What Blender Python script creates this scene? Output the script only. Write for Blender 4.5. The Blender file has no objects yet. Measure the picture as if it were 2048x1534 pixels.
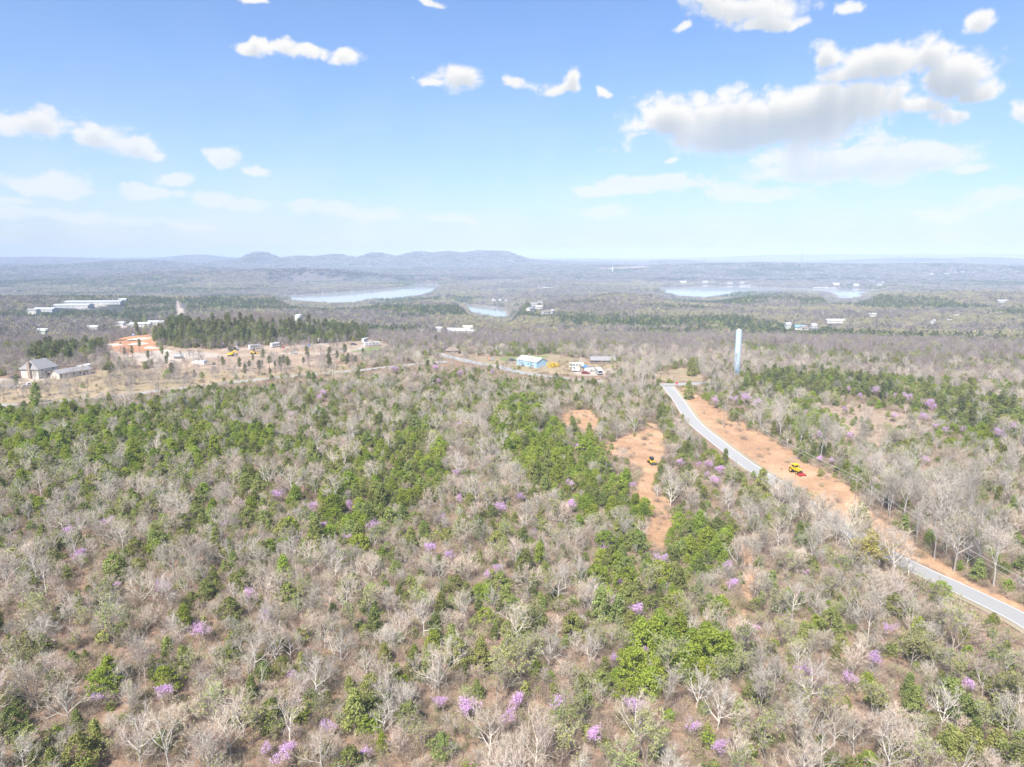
import bpy, math, random
import numpy as np
from mathutils import Vector

# ------------------------------------------------------------------ camera, sky, sun, exposure
SC = bpy.context.scene
COL = SC.collection
R = math.radians
CAM_H = 65.0
FPX = 1400.0                      # focal length in pixels of the 2048 px wide photograph
PITCH = R(10.48)

cam_data = bpy.data.cameras.new('camera')
cam_data.sensor_width = 36.0
cam_data.lens = FPX / 2048.0 * 36.0
cam_data.clip_start = 1.0
cam_data.clip_end = 150000.0
cam = bpy.data.objects.new('camera', cam_data)
cam.location = (0, 0, CAM_H)
cam.rotation_euler = (R(90) - PITCH, 0, 0)
COL.objects.link(cam)
SC.camera = cam

SUN_EL, SUN_AZ = R(52), R(205)    # azimuth clockwise from +Y: behind the camera, to its left
SUN_STRENGTH, SKY_STRENGTH = 3.1, 0.058
EXPOSURE = 1.45

SC.view_settings.view_transform = 'Standard'
SC.view_settings.look = 'None'
SC.view_settings.gamma = 1.0
SC.view_settings.use_curve_mapping = False
SC.view_settings.exposure = EXPOSURE
SC.render.engine = 'CYCLES'
SC.cycles.use_denoising = True
SC.cycles.max_bounces = 5
SC.cycles.diffuse_bounces = 3
SC.cycles.transparent_max_bounces = 8
SC.cycles.volume_bounces = 1
SC.cycles.sample_clamp_indirect = 4.0


def pix_dir(u, v):
    a = (u - 1024.0) / FPX
    b = (767.0 - v) / FPX
    cp, sp = math.cos(PITCH), math.sin(PITCH)
    d = np.array([a, cp + b * sp, -sp + b * cp])
    return d / np.linalg.norm(d)


def project(x, y, z):
    """world -> pixel of the 2048 px photograph, and depth"""
    cp, sp = math.cos(PITCH), math.sin(PITCH)
    zz = z - CAM_H
    dep = y * cp - zz * sp
    up = y * sp + zz * cp
    dd = np.maximum(dep, 1e-3)
    return 1024 + FPX * x / dd, 767 - FPX * up / dd, dep


# cumulus clouds: (pixel centre, half width, half height), turned into directions in the sky
CLOUDS = [
    (500, 95, 27, 13), (560, 100, 36, 16), (610, 112, 46, 17), (690, 116, 36, 19),
    (915, 158, 46, 30), (866, 168, 20, 9), (1112, 176, 44, 18), (1130, 158, 28, 22), (1030, 170, 24, 13),
    (60, 240, 72, 30), (180, 262, 76, 30), (255, 282, 50, 26), (298, 304, 30, 12),
    (440, 320, 46, 23), (515, 337, 22, 6), (60, 365, 112, 25), (140, 382, 52, 18),
    (345, 360, 36, 17), (290, 387, 72, 14), (460, 400, 72, 17), (600, 410, 52, 13), (670, 422, 120, 13),
    (782, 425, 32, 9), (20, 410, 42, 13), (100, 437, 100, 15), (205, 436, 32, 10), (350, 447, 80, 12),
    (920, 437, 42, 7), (1480, 18, 130, 32), (1400, 8, 52, 24), (1560, 42, 52, 14), (1365, 62, 18, 14),
    (1710, 12, 24, 11), (1960, 50, 34, 22), (1640, 112, 32, 32), (1750, 130, 118, 42), (1850, 112, 52, 32),
    (1900, 150, 90, 42), (1950, 182, 62, 20), (1700, 146, 72, 28),
    (1560, 232, 262, 52), (1345, 238, 62, 40), (1650, 215, 176, 46), (1480, 272, 170, 34), (1820, 214, 62, 24),
    (1885, 230, 38, 22), (1720, 328, 200, 36), (1850, 320, 112, 34), (1640, 346, 122, 24), (1925, 345, 62, 15),
    (1290, 374, 166, 18), (1500, 392, 110, 15), (1195, 372, 72, 13), (1200, 430, 62, 15),
    (2035, 238, 28, 27), (2005, 398, 68, 15), (1900, 420, 92, 8), (505, -2, 22, 8), (850, 2, 36, 9),
    (1220, 190, 14, 7), (1335, 322, 18, 6),
]


# ------------------------------------------------------------------ numeric noise, polygons

def _hash(ix, iy, seed):
    h = (ix.astype(np.int64) * 374761393 + iy.astype(np.int64) * 668265263 + seed * 1442695041) & 0x7fffffff
    h = ((h ^ (h >> 13)) * 1274126177) & 0x7fffffff
    return ((h ^ (h >> 16)) & 0xffff) / 65535.0


def vnoise(x, y, seed=0):
    ix, iy = np.floor(x), np.floor(y)
    fx, fy = x - ix, y - iy
    fx, fy = fx * fx * (3 - 2 * fx), fy * fy * (3 - 2 * fy)
    a, b = _hash(ix, iy, seed), _hash(ix + 1, iy, seed)
    c, d = _hash(ix, iy + 1, seed), _hash(ix + 1, iy + 1, seed)
    return (a + (b - a) * fx) * (1 - fy) + (c + (d - c) * fx) * fy


def fbm(x, y, seed=0, oct=4):
    s, a, t = 0.0, 0.5, 0.0
    for i in range(oct):
        s = s + a * vnoise(x * 2 ** i, y * 2 ** i, seed + i)
        t += a
        a *= 0.5
    return s / t


def azel(u, v):
    d = pix_dir(u, v)
    return math.atan2(d[0], d[1]), math.asin(d[2])


def cloud_map(W=6144, Hh=1000, top=62.0):
    """cumulus worked out from noise over the whole sky: red = cover, green = how lit; azimuth across, elevation up"""
    az = (np.arange(W) + 0.5) / W * 2 * np.pi - np.pi
    el = np.radians((np.arange(Hh) + 0.5) / Hh * top)
    A, E = np.meshgrid(az, el)
    ells = []
    for (u, v, rx, ry) in CLOUDS:
        a, e = azel(u, v)
        a2, _ = azel(u + rx, v)
        _, e2 = azel(u, v - ry)
        ells.append((a, e, abs(a2 - a) * 1.1, abs(e2 - e) * 1.1))
    r = random.Random(5)
    for _ in range(70):           # the same kind of sky goes on round the horizon outside the frame
        a = r.uniform(0.9, 2 * math.pi - 0.9)
        a = a if a < math.pi else a - 2 * math.pi
        e = R(r.choice((r.uniform(2, 9), r.uniform(9, 30), r.uniform(14, 60))))
        w = r.uniform(0.02, 0.12)
        for _k in range(r.randint(1, 3)):
            ells.append((a + r.uniform(-w, w), e + r.uniform(-.2, .2) * w, w * r.uniform(.5, 1), w * r.uniform(0.14, 0.30)))
    n1 = fbm(A * 16, E * 22, 101, 6) - 0.5
    n2 = fbm(A * 16 + 7.3, E * 22 + 3.1, 151, 6) - 0.5
    bill = 0.0
    for i in range(5):
        bill = bill + (0.62 ** i) * np.abs(2 * vnoise(A * 36 * 2 ** i + n2 * 2, E * 48 * 2 ** i + n1 * 2, 201 + i) - 1)
    bill = bill / 2.39
    Aw, Ew = A + n1 * 0.055, E + n2 * 0.030
    cell = 2 * np.pi / W
    D = np.full(A.shape, -1.0)
    for (a, e, rx, ry) in ells:
        i0, i1 = int((a + np.pi - rx * 2.2 - .04) / cell), int((a + np.pi + rx * 2.2 + .04) / cell)
        j0, j1 = int((e - ry * 2.2 - .03) / np.radians(top) * Hh), int((e + ry * 2.2 + .03) / np.radians(top) * Hh)
        i0, i1, j0, j1 = max(i0, 0), min(i1, W), max(j0, 0), min(j1, Hh)
        if i1 <= i0 or j1 <= j0:
            continue
        dx = (Aw[j0:j1, i0:i1] - a) / rx
        dy = (Ew[j0:j1, i0:i1] - e) / ry
        dy = np.where(dy < 0, dy * 1.15, dy)
        d = 1.25 - np.sqrt(dx * dx + dy * dy)
        # clouds that touch run into each other
        cur = D[j0:j1, i0:i1]
        h = np.clip(0.5 + 0.5 * (d - cur) / 0.25, 0, 1)
        D[j0:j1, i0:i1] = cur * (1 - h) + d * h + 0.25 * h * (1 - h)
    dens = D - 0.85 * (1 - bill) + 0.42 + 1.5 * n1 * np.clip(1.1 - D, 0, 1)
    t = np.clip((dens + 0.08) / 0.60, 0, 1)
    alpha = t * t * (3 - 2 * t)
    deg = np.degrees(E)
    alpha = alpha * (0.35 + 0.65 * np.clip((deg - 1.5) / 8.5, 0, 1)) * np.clip(1.2 - deg / 75, 0, 1)
    # light from above: what lies over a point dims it
    body = np.clip(D + 0.35 * n2, 0, 1.2) * alpha
    over = np.zeros(A.shape)
    acc = np.zeros(W)
    stepdeg = top / Hh
    for j in range(Hh - 1, -1, -1):
        acc = acc * (0.86 + 0.115 * alpha[j]) + body[j] * stepdeg
        over[j] = acc
    lit = np.exp(-1.25 * np.maximum(over - 0.35, 0)) * (0.90 + 0.22 * bill)
    lit = np.clip(lit, 0, 1)
    # thin high veil that pales the sky towards the horizon
    veil = 0.66 * np.exp(-np.maximum(deg, 0) / 7.0) * (0.85 + 0.6 * n2)
    lit = (lit * alpha + veil * (1 - alpha) * 1.0) / np.maximum(alpha + veil * (1 - alpha), 1e-4)
    alpha = alpha + veil * (1 - alpha)
    im = bpy.data.images.new('cloud_cover', W, Hh, alpha=False, float_buffer=True, is_data=True)
    px = np.zeros((Hh, W, 4), np.float32)
    px[..., 0], px[..., 1], px[..., 3] = alpha, lit, 1
    im.pixels.foreach_set(px.ravel())
    im.update()
    return im, top


def build_world():
    w = bpy.data.worlds.new('World')
    SC.world = w
    w.use_nodes = True
    nt = w.node_tree
    nt.nodes.clear()
    N, L = nt.nodes.new, nt.links.new

    def math_(op, a, b=None, c=None):
        n = N('ShaderNodeMath')
        n.operation = op
        for i, s in enumerate((a, b, c)):
            if s is None:
                continue
            if isinstance(s, (int, float)):
                n.inputs[i].default_value = s
            else:
                L(s, n.inputs[i])
        return n.outputs[0]

    im, top = cloud_map()
    tc = N('ShaderNodeTexCoord')
    sep = N('ShaderNodeSeparateXYZ')
    L(tc.outputs['Generated'], sep.inputs[0])
    az = math_('ARCTAN2', sep.outputs[0], sep.outputs[1])
    el = math_('ARCSINE', sep.outputs[2])
    comb = N('ShaderNodeCombineXYZ')
    L(math_('MULTIPLY_ADD', az, 1 / (2 * math.pi), 0.5), comb.inputs[0])
    L(math_('MULTIPLY', el, 1 / R(top)), comb.inputs[1])
    tx = N('ShaderNodeTexImage')
    tx.image = im
    tx.extension = 'EXTEND'
    tx.interpolation = 'Cubic'
    L(comb.outputs[0], tx.inputs[0])
    sp = N('ShaderNodeSeparateColor')
    L(tx.outputs[0], sp.inputs[0])
    above = math_('GREATER_THAN', el, 0.001)
    alpha = math_('MULTIPLY', sp.outputs[0], above)

    sky = N('ShaderNodeTexSky')
    sky.sky_type = 'NISHITA'
    sky.sun_disc = False
    sky.sun_elevation = SUN_EL
    sky.sun_rotation = SUN_AZ
    sky.altitude = 300
    sky.air_density = 1.0
    sky.dust_density = 1.2
    sky.ozone_density = 4.0
    gm = N('ShaderNodeGamma')
    gm.inputs[1].default_value = 0.85
    L(sky.outputs[0], gm.inputs[0])
    tint = N('ShaderNodeVectorMath')
    tint.operation = 'MULTIPLY'
    L(gm.outputs[0], tint.inputs[0])
    tint.inputs[1].default_value = (1.06, 1.31, 1.66)
    lit = N('ShaderNodeMix')
    lit.data_type = 'RGBA'
    L(sp.outputs[1], lit.inputs[0])
    lit.inputs[6].default_value = (2.7, 3.3, 4.1, 1)
    lit.inputs[7].default_value = (6.3, 6.25, 6.15, 1)
    mix = N('ShaderNodeMix')
    mix.data_type = 'RGBA'
    L(alpha, mix.inputs[0])
    L(tint.outputs[0], mix.inputs[6])
    L(lit.outputs[2], mix.inputs[7])
    bg = N('ShaderNodeBackground')
    bg.inputs['Strength'].default_value = SKY_STRENGTH
    L(mix.outputs[2], bg.inputs['Color'])
    out = N('ShaderNodeOutputWorld')
    L(bg.outputs[0], out.inputs['Surface'])


build_world()

sun_data = bpy.data.lights.new('sun', 'SUN')
sun_data.energy = SUN_STRENGTH
sun_data.angle = R(4)
sun_data.color = (1.0, 0.95, 0.87)
sun = bpy.data.objects.new('sun', sun_data)
sd = Vector((math.sin(SUN_AZ) * math.cos(SUN_EL), math.cos(SUN_AZ) * math.cos(SUN_EL), math.sin(SUN_EL)))
sun.rotation_euler = sd.to_track_quat('Z', 'Y').to_euler()
COL.objects.link(sun)

# ------------------------------------------------------------------ helpers: tags, materials, meshes


def tag(o, label=None, cat=None, group=None, kind=None):
    if label: o['label'] = label
    if cat: o['category'] = cat
    if group: o['group'] = group
    if kind: o['kind'] = kind
    return o


def empty(name, loc, rz=0.0, label=None, cat=None, group=None):
    o = bpy.data.objects.new(name, None)
    o.empty_display_size = 0.5
    o.location = loc
    o.rotation_euler = (0, 0, rz)
    COL.objects.link(o)
    return tag(o, label, cat, group)


def copy_tree(o, parent=None):
    c = o.copy()
    COL.objects.link(c)
    c.parent = parent
    for ch in o.children:
        copy_tree(ch, c)
    return c


MATS = {}


def mat(name, col, rough=0.8, metal=0.0, var=0.0, var_scale=3.0, col2=None, rand=0.0, spec=0.3, bump=0.0,
        bump_scale=20.0, space='Object', hue=0.0, transl=0.0):
    """one principled material: base colour broken up by noise, and varied from object to object"""
    if name in MATS:
        return MATS[name]
    m = bpy.data.materials.new(name)
    m.use_nodes = True
    nt = m.node_tree
    nt.nodes.clear()
    N, L = nt.nodes.new, nt.links.new
    out = N('ShaderNodeOutputMaterial')
    b = N('ShaderNodeBsdfPrincipled')
    b.inputs['Roughness'].default_value = rough
    b.inputs['Metallic'].default_value = metal
    b.inputs['Specular IOR Level'].default_value = spec
    b.inputs['Base Color'].default_value = (*col, 1)
    L(b.outputs[0], out.inputs['Surface'])
    cur = None
    if var > 0 or col2:
        tc = N('ShaderNodeTexCoord')
        nz = N('ShaderNodeTexNoise')
        nz.inputs['Scale'].default_value = var_scale
        nz.inputs['Detail'].default_value = 5.0
        nz.inputs['Roughness'].default_value = 0.65
        L(tc.outputs[space], nz.inputs['Vector'])
        rg = N('ShaderNodeMapRange')
        rg.inputs['From Min'].default_value = 0.32
        rg.inputs['From Max'].default_value = 0.68
        L(nz.outputs['Fac'], rg.inputs['Value'])
        mx = N('ShaderNodeMix')
        mx.data_type = 'RGBA'
        L(rg.outputs[0], mx.inputs[0])
        c2 = col2 if col2 else tuple(c * (1 + var) for c in col)
        c1 = col if col2 else tuple(c * (1 - var) for c in col)
        mx.inputs[6].default_value = (*c1, 1)
        mx.inputs[7].default_value = (*c2, 1)
        cur = mx.outputs[2]
        if bump > 0:
            nb = N('ShaderNodeTexNoise')
            nb.inputs['Scale'].default_value = bump_scale
            nb.inputs['Detail'].default_value = 4.0
            L(tc.outputs[space], nb.inputs['Vector'])
            bp = N('ShaderNodeBump')
            bp.inputs['Strength'].default_value = bump
            L(nb.outputs['Fac'], bp.inputs['Height'])
            L(bp.outputs[0], b.inputs['Normal'])
    if rand > 0 or hue > 0:
        oi = N('ShaderNodeObjectInfo')
        hs = N('ShaderNodeHueSaturation')
        if cur is None:
            hs.inputs['Color'].default_value = (*col, 1)
        else:
            L(cur, hs.inputs['Color'])
        v = N('ShaderNodeMapRange')
        v.inputs['To Min'].default_value = 1 - rand
        v.inputs['To Max'].default_value = 1 + rand
        L(oi.outputs['Random'], v.inputs['Value'])
        L(v.outputs[0], hs.inputs['Value'])
        if hue > 0:
            wn = N('ShaderNodeTexWhiteNoise')
            wn.noise_dimensions = '1D'
            L(oi.outputs['Random'], wn.inputs['W'])
            h = N('ShaderNodeMapRange')
            h.inputs['To Min'].default_value = 0.5 - hue
            h.inputs['To Max'].default_value = 0.5 + hue
            L(wn.outputs['Value'], h.inputs['Value'])
            L(h.outputs[0], hs.inputs['Hue'])
        cur = hs.outputs[0]
    if cur is not None:
        L(cur, b.inputs['Base Color'])
    if transl > 0:
        tr = N('ShaderNodeBsdfTranslucent')
        if cur is not None:
            L(cur, tr.inputs['Color'])
        else:
            tr.inputs['Color'].default_value = (*col, 1)
        ms = N('ShaderNodeMixShader')
        ms.inputs[0].default_value = transl
        L(b.outputs[0], ms.inputs[1])
        L(tr.outputs[0], ms.inputs[2])
        L(ms.outputs[0], out.inputs['Surface'])
    MATS[name] = m
    return m


class MB:
    """collects shapes and links them as ONE mesh object"""

    def __init__(self):
        self.v, self.f, self.m = [], [], []

    def poly(self, pts, faces, mi=0):
        o = len(self.v)
        self.v.extend([tuple(p) for p in pts])
        for f in faces:
            self.f.append(tuple(o + i for i in f))
            self.m.append(mi)
        return self

    def box(self, x0, x1, y0, y1, z0, z1, mi=0, taper=0.0, rz=0.0, at=(0, 0, 0)):
        t = taper
        p = [(x0, y0, z0), (x1, y0, z0), (x1, y1, z0), (x0, y1, z0),
             (x0 + t, y0 + t, z1), (x1 - t, y0 + t, z1), (x1 - t, y1 - t, z1), (x0 + t, y1 - t, z1)]
        c, s = math.cos(rz), math.sin(rz)
        p = [(x * c - y * s + at[0], x * s + y * c + at[1], z + at[2]) for x, y, z in p]
        return self.poly(p, [(3, 2, 1, 0), (4, 5, 6, 7), (0, 1, 5, 4), (1, 2, 6, 5), (2, 3, 7, 6), (3, 0, 4, 7)], mi)

    def prism(self, prof, y0, y1, mi=0, axis='y'):
        """extrude a profile (list of (a, z)) along y (or x)"""
        n = len(prof)
        if axis == 'y':
            p = [(a, y0, z) for a, z in prof] + [(a, y1, z) for a, z in prof]
        else:
            p = [(y0, a, z) for a, z in prof] + [(y1, a, z) for a, z in prof]
        f = [tuple(range(n))[::-1], tuple(range(n, 2 * n))]
        f += [(i, (i + 1) % n, n + (i + 1) % n, n + i) for i in range(n)]
        return self.poly(p, f, mi)

    def tube(self, pts, rad, sides=6, mi=0, cap=True):
        o = len(self.v)
        n = len(pts)
        pts = [Vector(p) for p in pts]
        for i in range(n):
            d = (pts[min(i + 1, n - 1)] - pts[max(i - 1, 0)])
            if d.length < 1e-9: d = Vector((0, 0, 1))
            d.normalize()
            a = d.cross(Vector((1, 0, 0)) if abs(d.x) < 0.8 else Vector((0, 1, 0))).normalized()
            b = d.cross(a)
            r = rad[i] if isinstance(rad, (list, tuple)) else rad
            for k in range(sides):
                t = 2 * math.pi * k / sides
                self.v.append(tuple(pts[i] + a * (r * math.cos(t)) + b * (r * math.sin(t))))
        for i in range(n - 1):
            for k in range(sides):
                k2 = (k + 1) % sides
                self.f.append((o + i * sides + k, o + i * sides + k2, o + (i + 1) * sides + k2, o + (i + 1) * sides + k))
                self.m.append(mi)
        if cap:
            self.f.append(tuple(o + k for k in range(sides))[::-1]); self.m.append(mi)
            self.f.append(tuple(o + (n - 1) * sides + k for k in range(sides))); self.m.append(mi)
        return self

    def wheel(self, x, y, z, r, w, mi=0, sides=14, axis='y'):
        if axis == 'y':
            return self.tube([(x, y - w / 2, z), (x, y + w / 2, z)], r, sides, mi)
        return self.tube([(x - w / 2, y, z), (x + w / 2, y, z)], r, sides, mi)

    def mesh(self, name, mats_):
        me = bpy.data.meshes.new(name)
        me.from_pydata(self.v, [], self.f)
        for m in (mats_ if isinstance(mats_, (list, tuple)) else [mats_]):
            me.materials.append(m)
        if any(self.m):
            me.polygons.foreach_set('material_index', self.m)
        me.update()
        return me

    def build(self, name, mats_, parent=None, smooth=False, loc=None):
        me = self.mesh(name, mats_)
        if smooth:
            me.polygons.foreach_set('use_smooth', [True] * len(me.polygons))
        o = bpy.data.objects.new(name, me)
        if loc is not None: o.location = loc
        COL.objects.link(o)
        o.parent = parent
        return o


def np_mesh(name, verts, quads):
    me = bpy.data.meshes.new(name)
    nv, nf = len(verts), len(quads)
    k = quads.shape[1]
    me.vertices.add(nv)
    me.vertices.foreach_set('co', np.asarray(verts, np.float32).ravel())
    me.loops.add(nf * k)
    me.loops.foreach_set('vertex_index', np.asarray(quads, np.int32).ravel())
    me.polygons.add(nf)
    me.polygons.foreach_set('loop_start', np.arange(0, nf * k, k, dtype=np.int32))
    me.update(calc_edges=True)
    return me


def inside(poly, u, v):
    u, v = np.asarray(u, float), np.asarray(v, float)
    res = np.zeros(u.shape, bool)
    n = len(poly)
    for i in range(n):
        x0, y0 = poly[i]
        x1, y1 = poly[(i + 1) % n]
        if y0 == y1:
            continue
        c = ((y0 > v) != (y1 > v)) & (u < (x1 - x0) * (v - y0) / (y1 - y0) + x0)
        res ^= c
    return res


def seg_dist(poly, x, y, closed=True):
    """distance to a polyline"""
    best = np.full(np.shape(x), 1e18)
    n = len(poly)
    for i in range(n if closed else n - 1):
        ax, ay = poly[i]
        bx, by = poly[(i + 1) % n]
        dx, dy = bx - ax, by - ay
        t = np.clip(((x - ax) * dx + (y - ay) * dy) / max(dx * dx + dy * dy, 1e-9), 0, 1)
        best = np.minimum(best, (x - ax - t * dx) ** 2 + (y - ay - t * dy) ** 2)
    return np.sqrt(best)
# ------------------------------------------------------------------ the lie of the land
LAKE_Z = -75.0


def on_level(u, v, z):
    d = pix_dir(u, v)
    t = (z - CAM_H) / d[2]
    return (d[0] * t, d[1] * t)


LAKE_PX = [
    [(560, 592), (600, 609), (655, 613), (692, 612), (743, 605), (791, 602), (836, 595), (872, 586), (877, 574), (873, 569.5),
     (852, 567), (829, 566.5), (822, 572), (771, 578), (702, 582.5), (600, 589), (560, 590)],
    [(930, 608.5), (976, 611.6), (1013, 615), (1025, 619), (1027, 638), (1007, 642), (976, 636), (946, 624)],
    [(955, 578.5), (1078, 576.5), (1110, 576), (1112, 582), (1076, 584.5), (960, 583.5)],
    [(1310, 576.5), (1409, 571.5), (1490, 571.5), (1570, 575), (1658, 576.5), (1748, 579.5), (1742, 590), (1700, 603), (1674, 603),
     (1660, 589), (1590, 585), (1480, 589), (1446, 595), (1410, 600), (1352, 597)],
]
LAKES = [[on_level(u, v, LAKE_Z) for u, v in p] for p in LAKE_PX]


# the lowest pixel row at which the lake shows, by pixel column: the valley in front of it lies open that far
_cu = np.arange(300, 1860, 4.0)
_cv = np.zeros(_cu.shape)
_vis = [LAKE_PX[0], LAKE_PX[1], LAKE_PX[3]]
for _i, _u in enumerate(_cu):
    for _p in _vis:
        for _k in range(len(_p)):
            (_a, _b), (_c, _d) = _p[_k], _p[(_k + 1) % len(_p)]
            if min(_a, _c) <= _u <= max(_a, _c) and _a != _c:
                _cv[_i] = max(_cv[_i], _b + (_d - _b) * (_u - _a) / (_c - _a))
_cw = np.convolve(np.pad((_cv > 0).astype(float), 6, mode='edge'), np.ones(13) / 13, 'valid')
_cm = np.array([_cv[max(0, i - 4):i + 5].max() for i in range(len(_cv))])
_cm = np.interp(_cu, _cu[_cm > 0], _cm[_cm > 0])
_cw = np.clip(_cw * 1.6, 0, 1)


def bump(x, y, u, dist, h, su, sd):
    """a rise seen at pixel column u, DIST metres away; su in pixels, sd in metres"""
    cx = (u - 1024) / FPX * dist
    return h * np.exp(-((x - cx) / (su / FPX * dist)) ** 2 - ((y - dist) / sd) ** 2)


def height(x, y):
    x, y = np.asarray(x, float), np.asarray(y, float)
    r = np.sqrt(x * x + y * y)
    yy = np.where(y > 0, np.sqrt(y * y + (0.35 * x) ** 2), r)
    z = np.interp(yy, [0, 430, 560, 800, 1250, 1500, 1900, 2300, 3300, 4200, 6000, 9000, 14000, 22000, 45000],
                  [0, 0, -5, -22, -30, -34, -60, -66, -60, -48, -42, -38, -40, -30, 0])
    amp = np.interp(yy, [0, 380, 700, 1500, 3000, 8000, 20000], [0, 0, 6, 14, 20, 30, 24])
    z = z + amp * (fbm(x / 420.0, y / 420.0, 3, 4) - 0.5) * 1.3
    z = z + np.interp(yy, [2500, 5000, 9000, 20000], [0, 16, 30, 24]) * (fbm(x / 2600.0, y / 1500.0, 9, 4) - 0.5) * 2
    z = z + np.interp(yy, [0, 60, 400, 500], [0, 1, 1, 0]) * (1.6 * np.sin(x / 55.0 + 0.6) * np.cos(y / 70.0) + 1.1 * np.sin(x / 31.0 - y / 47.0))
    z = z + bump(x, y, 490, 595, 20, 170, 80)                       # pine knob
    z = z + bump(x, y, 1180, 1480, 10, 150, 260) + bump(x, y, 1560, 1560, 10, 170, 260) + bump(x, y, 1980, 1500, 16, 200, 380)
    z = z + bump(x, y, 60, 1300, 10, 330, 200) - bump(x, y, 100, 2100, 16, 420, 420) + bump(x, y, 560, 1500, 6, 200, 200)
    z = z + bump(x, y, 620, 3500, 42, 150, 360) + bump(x, y, 350, 3300, 26, 200, 380)   # headland beyond the water
    z = z + bump(x, y, 1420, 4400, 44, 240, 420) + bump(x, y, 1900, 4200, 40, 260, 500) + bump(x, y, 1150, 4800, 30, 140, 420)
    for (u, vtop, su) in ((525, 507, 24), (600, 516, 40), (675, 512.5, 40), (755, 509, 30), (840, 506.5, 40), (900, 508, 30),
                          (958, 504.5, 38), (1010, 510, 36), (470, 519, 40)):
        z = z + bump(x, y, u, 6100, (65 + (508 - vtop) * 4.36) * 0.80 + 20, su * 1.0, 420)
    z = z + bump(x, y, 525, 6050, 9, 14, 260) + bump(x, y, 560, 6200, 24, 80, 500) + bump(x, y, 1080, 6300, 38, 110, 600) + bump(x, y, 760, 6200, 42, 220, 500)
    z = z + bump(x, y, 400, 11800, 60, 150, 900) + bump(x, y, 150, 11000, 22, 220, 900)
    z = z + bump(x, y, 290, 5200, 56, 130, 380) + bump(x, y, 20, 4500, 30, 190, 380) + bump(x, y, 420, 4300, 22, 120, 320) + bump(x, y, 120, 7600, 50, 260, 600) + bump(x, y, 410, 7800, 66, 70, 500)
    z = z + bump(x, y, 1350, 6600, 44, 90, 500) + bump(x, y, 1900, 6900, 48, 250, 600)
    z = z + bump(x, y, 1950, 11500, 118, 420, 900) + bump(x, y, 1560, 11800, 42, 160, 800)
    # the valleys that open onto the water
    u = 1024 + FPX * x / np.maximum(y * math.cos(PITCH) + CAM_H * math.sin(PITCH), 1)
    tanv = np.tan(np.arctan((np.interp(u, _cu, _cm) - 767) / FPX) + PITCH)
    capz = CAM_H - y * tanv - np.interp(y, [700, 1300], [9, 13.5])
    over = np.maximum(z - capz, 0) * np.interp(u, _cu, _cw, left=0, right=0) * np.interp(y, [560, 760, 3400, 3500], [0, 1, 1, 0])
    z = z - over
    # water: the ground dips below the lake's level inside the shoreline and rises from it outside
    far = (y > 1300) & (y < 5200) & (np.abs(x) < 4200)
    if far.any():
        xs, ys, zs = x[far], y[far], np.maximum(z[far], LAKE_Z + 3.0)
        ins = np.zeros(xs.shape, bool)
        d = np.full(xs.shape, 1e9)
        xw = xs + 60 * (fbm(xs / 130, ys / 130, 23, 3) - 0.5)
        yw = ys + 60 * (fbm(xs / 130, ys / 130, 27, 3) - 0.5)
        for p in LAKES:
            ins |= inside(p, xw, yw)
            d = np.minimum(d, seg_dist(p, xw, yw))
        shore = LAKE_Z + 0.6 + d * 0.22
        zs = np.where(ins, LAKE_Z - np.minimum(0.5 + d * 0.1, 5.0), np.minimum(np.maximum(zs, LAKE_Z + 3.0), shore))
        zs = np.where(ins, zs, np.maximum(zs, LAKE_Z + 0.8))
        z = z.copy()
        z[far] = zs
    return z


def hgt(x, y):
    return float(height(np.array([x]), np.array([y]))[0])


def at(u, v):
    """the ground point seen at pixel (u, v)"""
    d = pix_dir(u, v)
    t = np.geomspace(60, 40000, 1600)
    gz = height(d[0] * t, d[1] * t)
    below = CAM_H + d[2] * t < gz
    i = int(np.argmax(below)) if below.any() else len(t) - 1
    lo, hi = t[max(i - 1, 0)], t[i]
    for _ in range(3):
        tt = np.linspace(lo, hi, 30)
        b = CAM_H + d[2] * tt < height(d[0] * tt, d[1] * tt)
        j = int(np.argmax(b)) if b.any() else 29
        lo, hi = tt[max(j - 1, 0)], tt[j]
    t = hi
    return Vector((d[0] * t, d[1] * t, hgt(d[0] * t, d[1] * t)))


# roads in plan: centre lines picked off the photograph, laid on the ground
def smooth_line(pts, step=4.0):
    pts = [np.array(p[:2]) for p in pts]
    out = []
    for i in range(len(pts) - 1):
        p0, p1, p2, p3 = pts[max(i - 1, 0)], pts[i], pts[i + 1], pts[min(i + 2, len(pts) - 1)]
        n = max(2, int(np.linalg.norm(p2 - p1) / step))
        for k in range(n):
            t = k / n
            out.append(0.5 * ((2 * p1) + (p2 - p0) * t + (2 * p0 - 5 * p1 + 4 * p2 - p3) * t * t + (3 * p1 - p0 - 3 * p2 + p3) * t ** 3))
    out.append(pts[-1])
    return [tuple(p) for p in out]


MAIN_ROAD = smooth_line([at(u, v) for u, v in ((2130, 1292), (2048, 1241), (1985, 1209), (1911, 1174), (1820, 1132), (1735, 1085), (1640, 1024), (1558, 970),
                                               (1494, 929), (1431, 881), (1386, 843), (1356, 800), (1339, 778), (1330, 768))])
CROSS_ROAD = smooth_line([at(u, v) for u, v in ((-120, 812), (0, 811), (68, 809), (219, 794), (318, 782), (410, 772), (478, 764), (581, 753), (700, 743),
                                                (771, 735), (839, 728), (894, 723))])
VILLAGE_ROAD = smooth_line([at(u, v) for u, v in ((800, 697), (840, 702), (873, 707), (908, 716), (942, 724), (1000, 735), (1045, 746), (1120, 756), (1210, 764), (1290, 769),
                                                  (1345, 769), (1420, 766), (1500, 760))])
ROADS = [(MAIN_ROAD, 2.55), (CROSS_ROAD, 2.7), (VILLAGE_ROAD, 3.0)]
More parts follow.
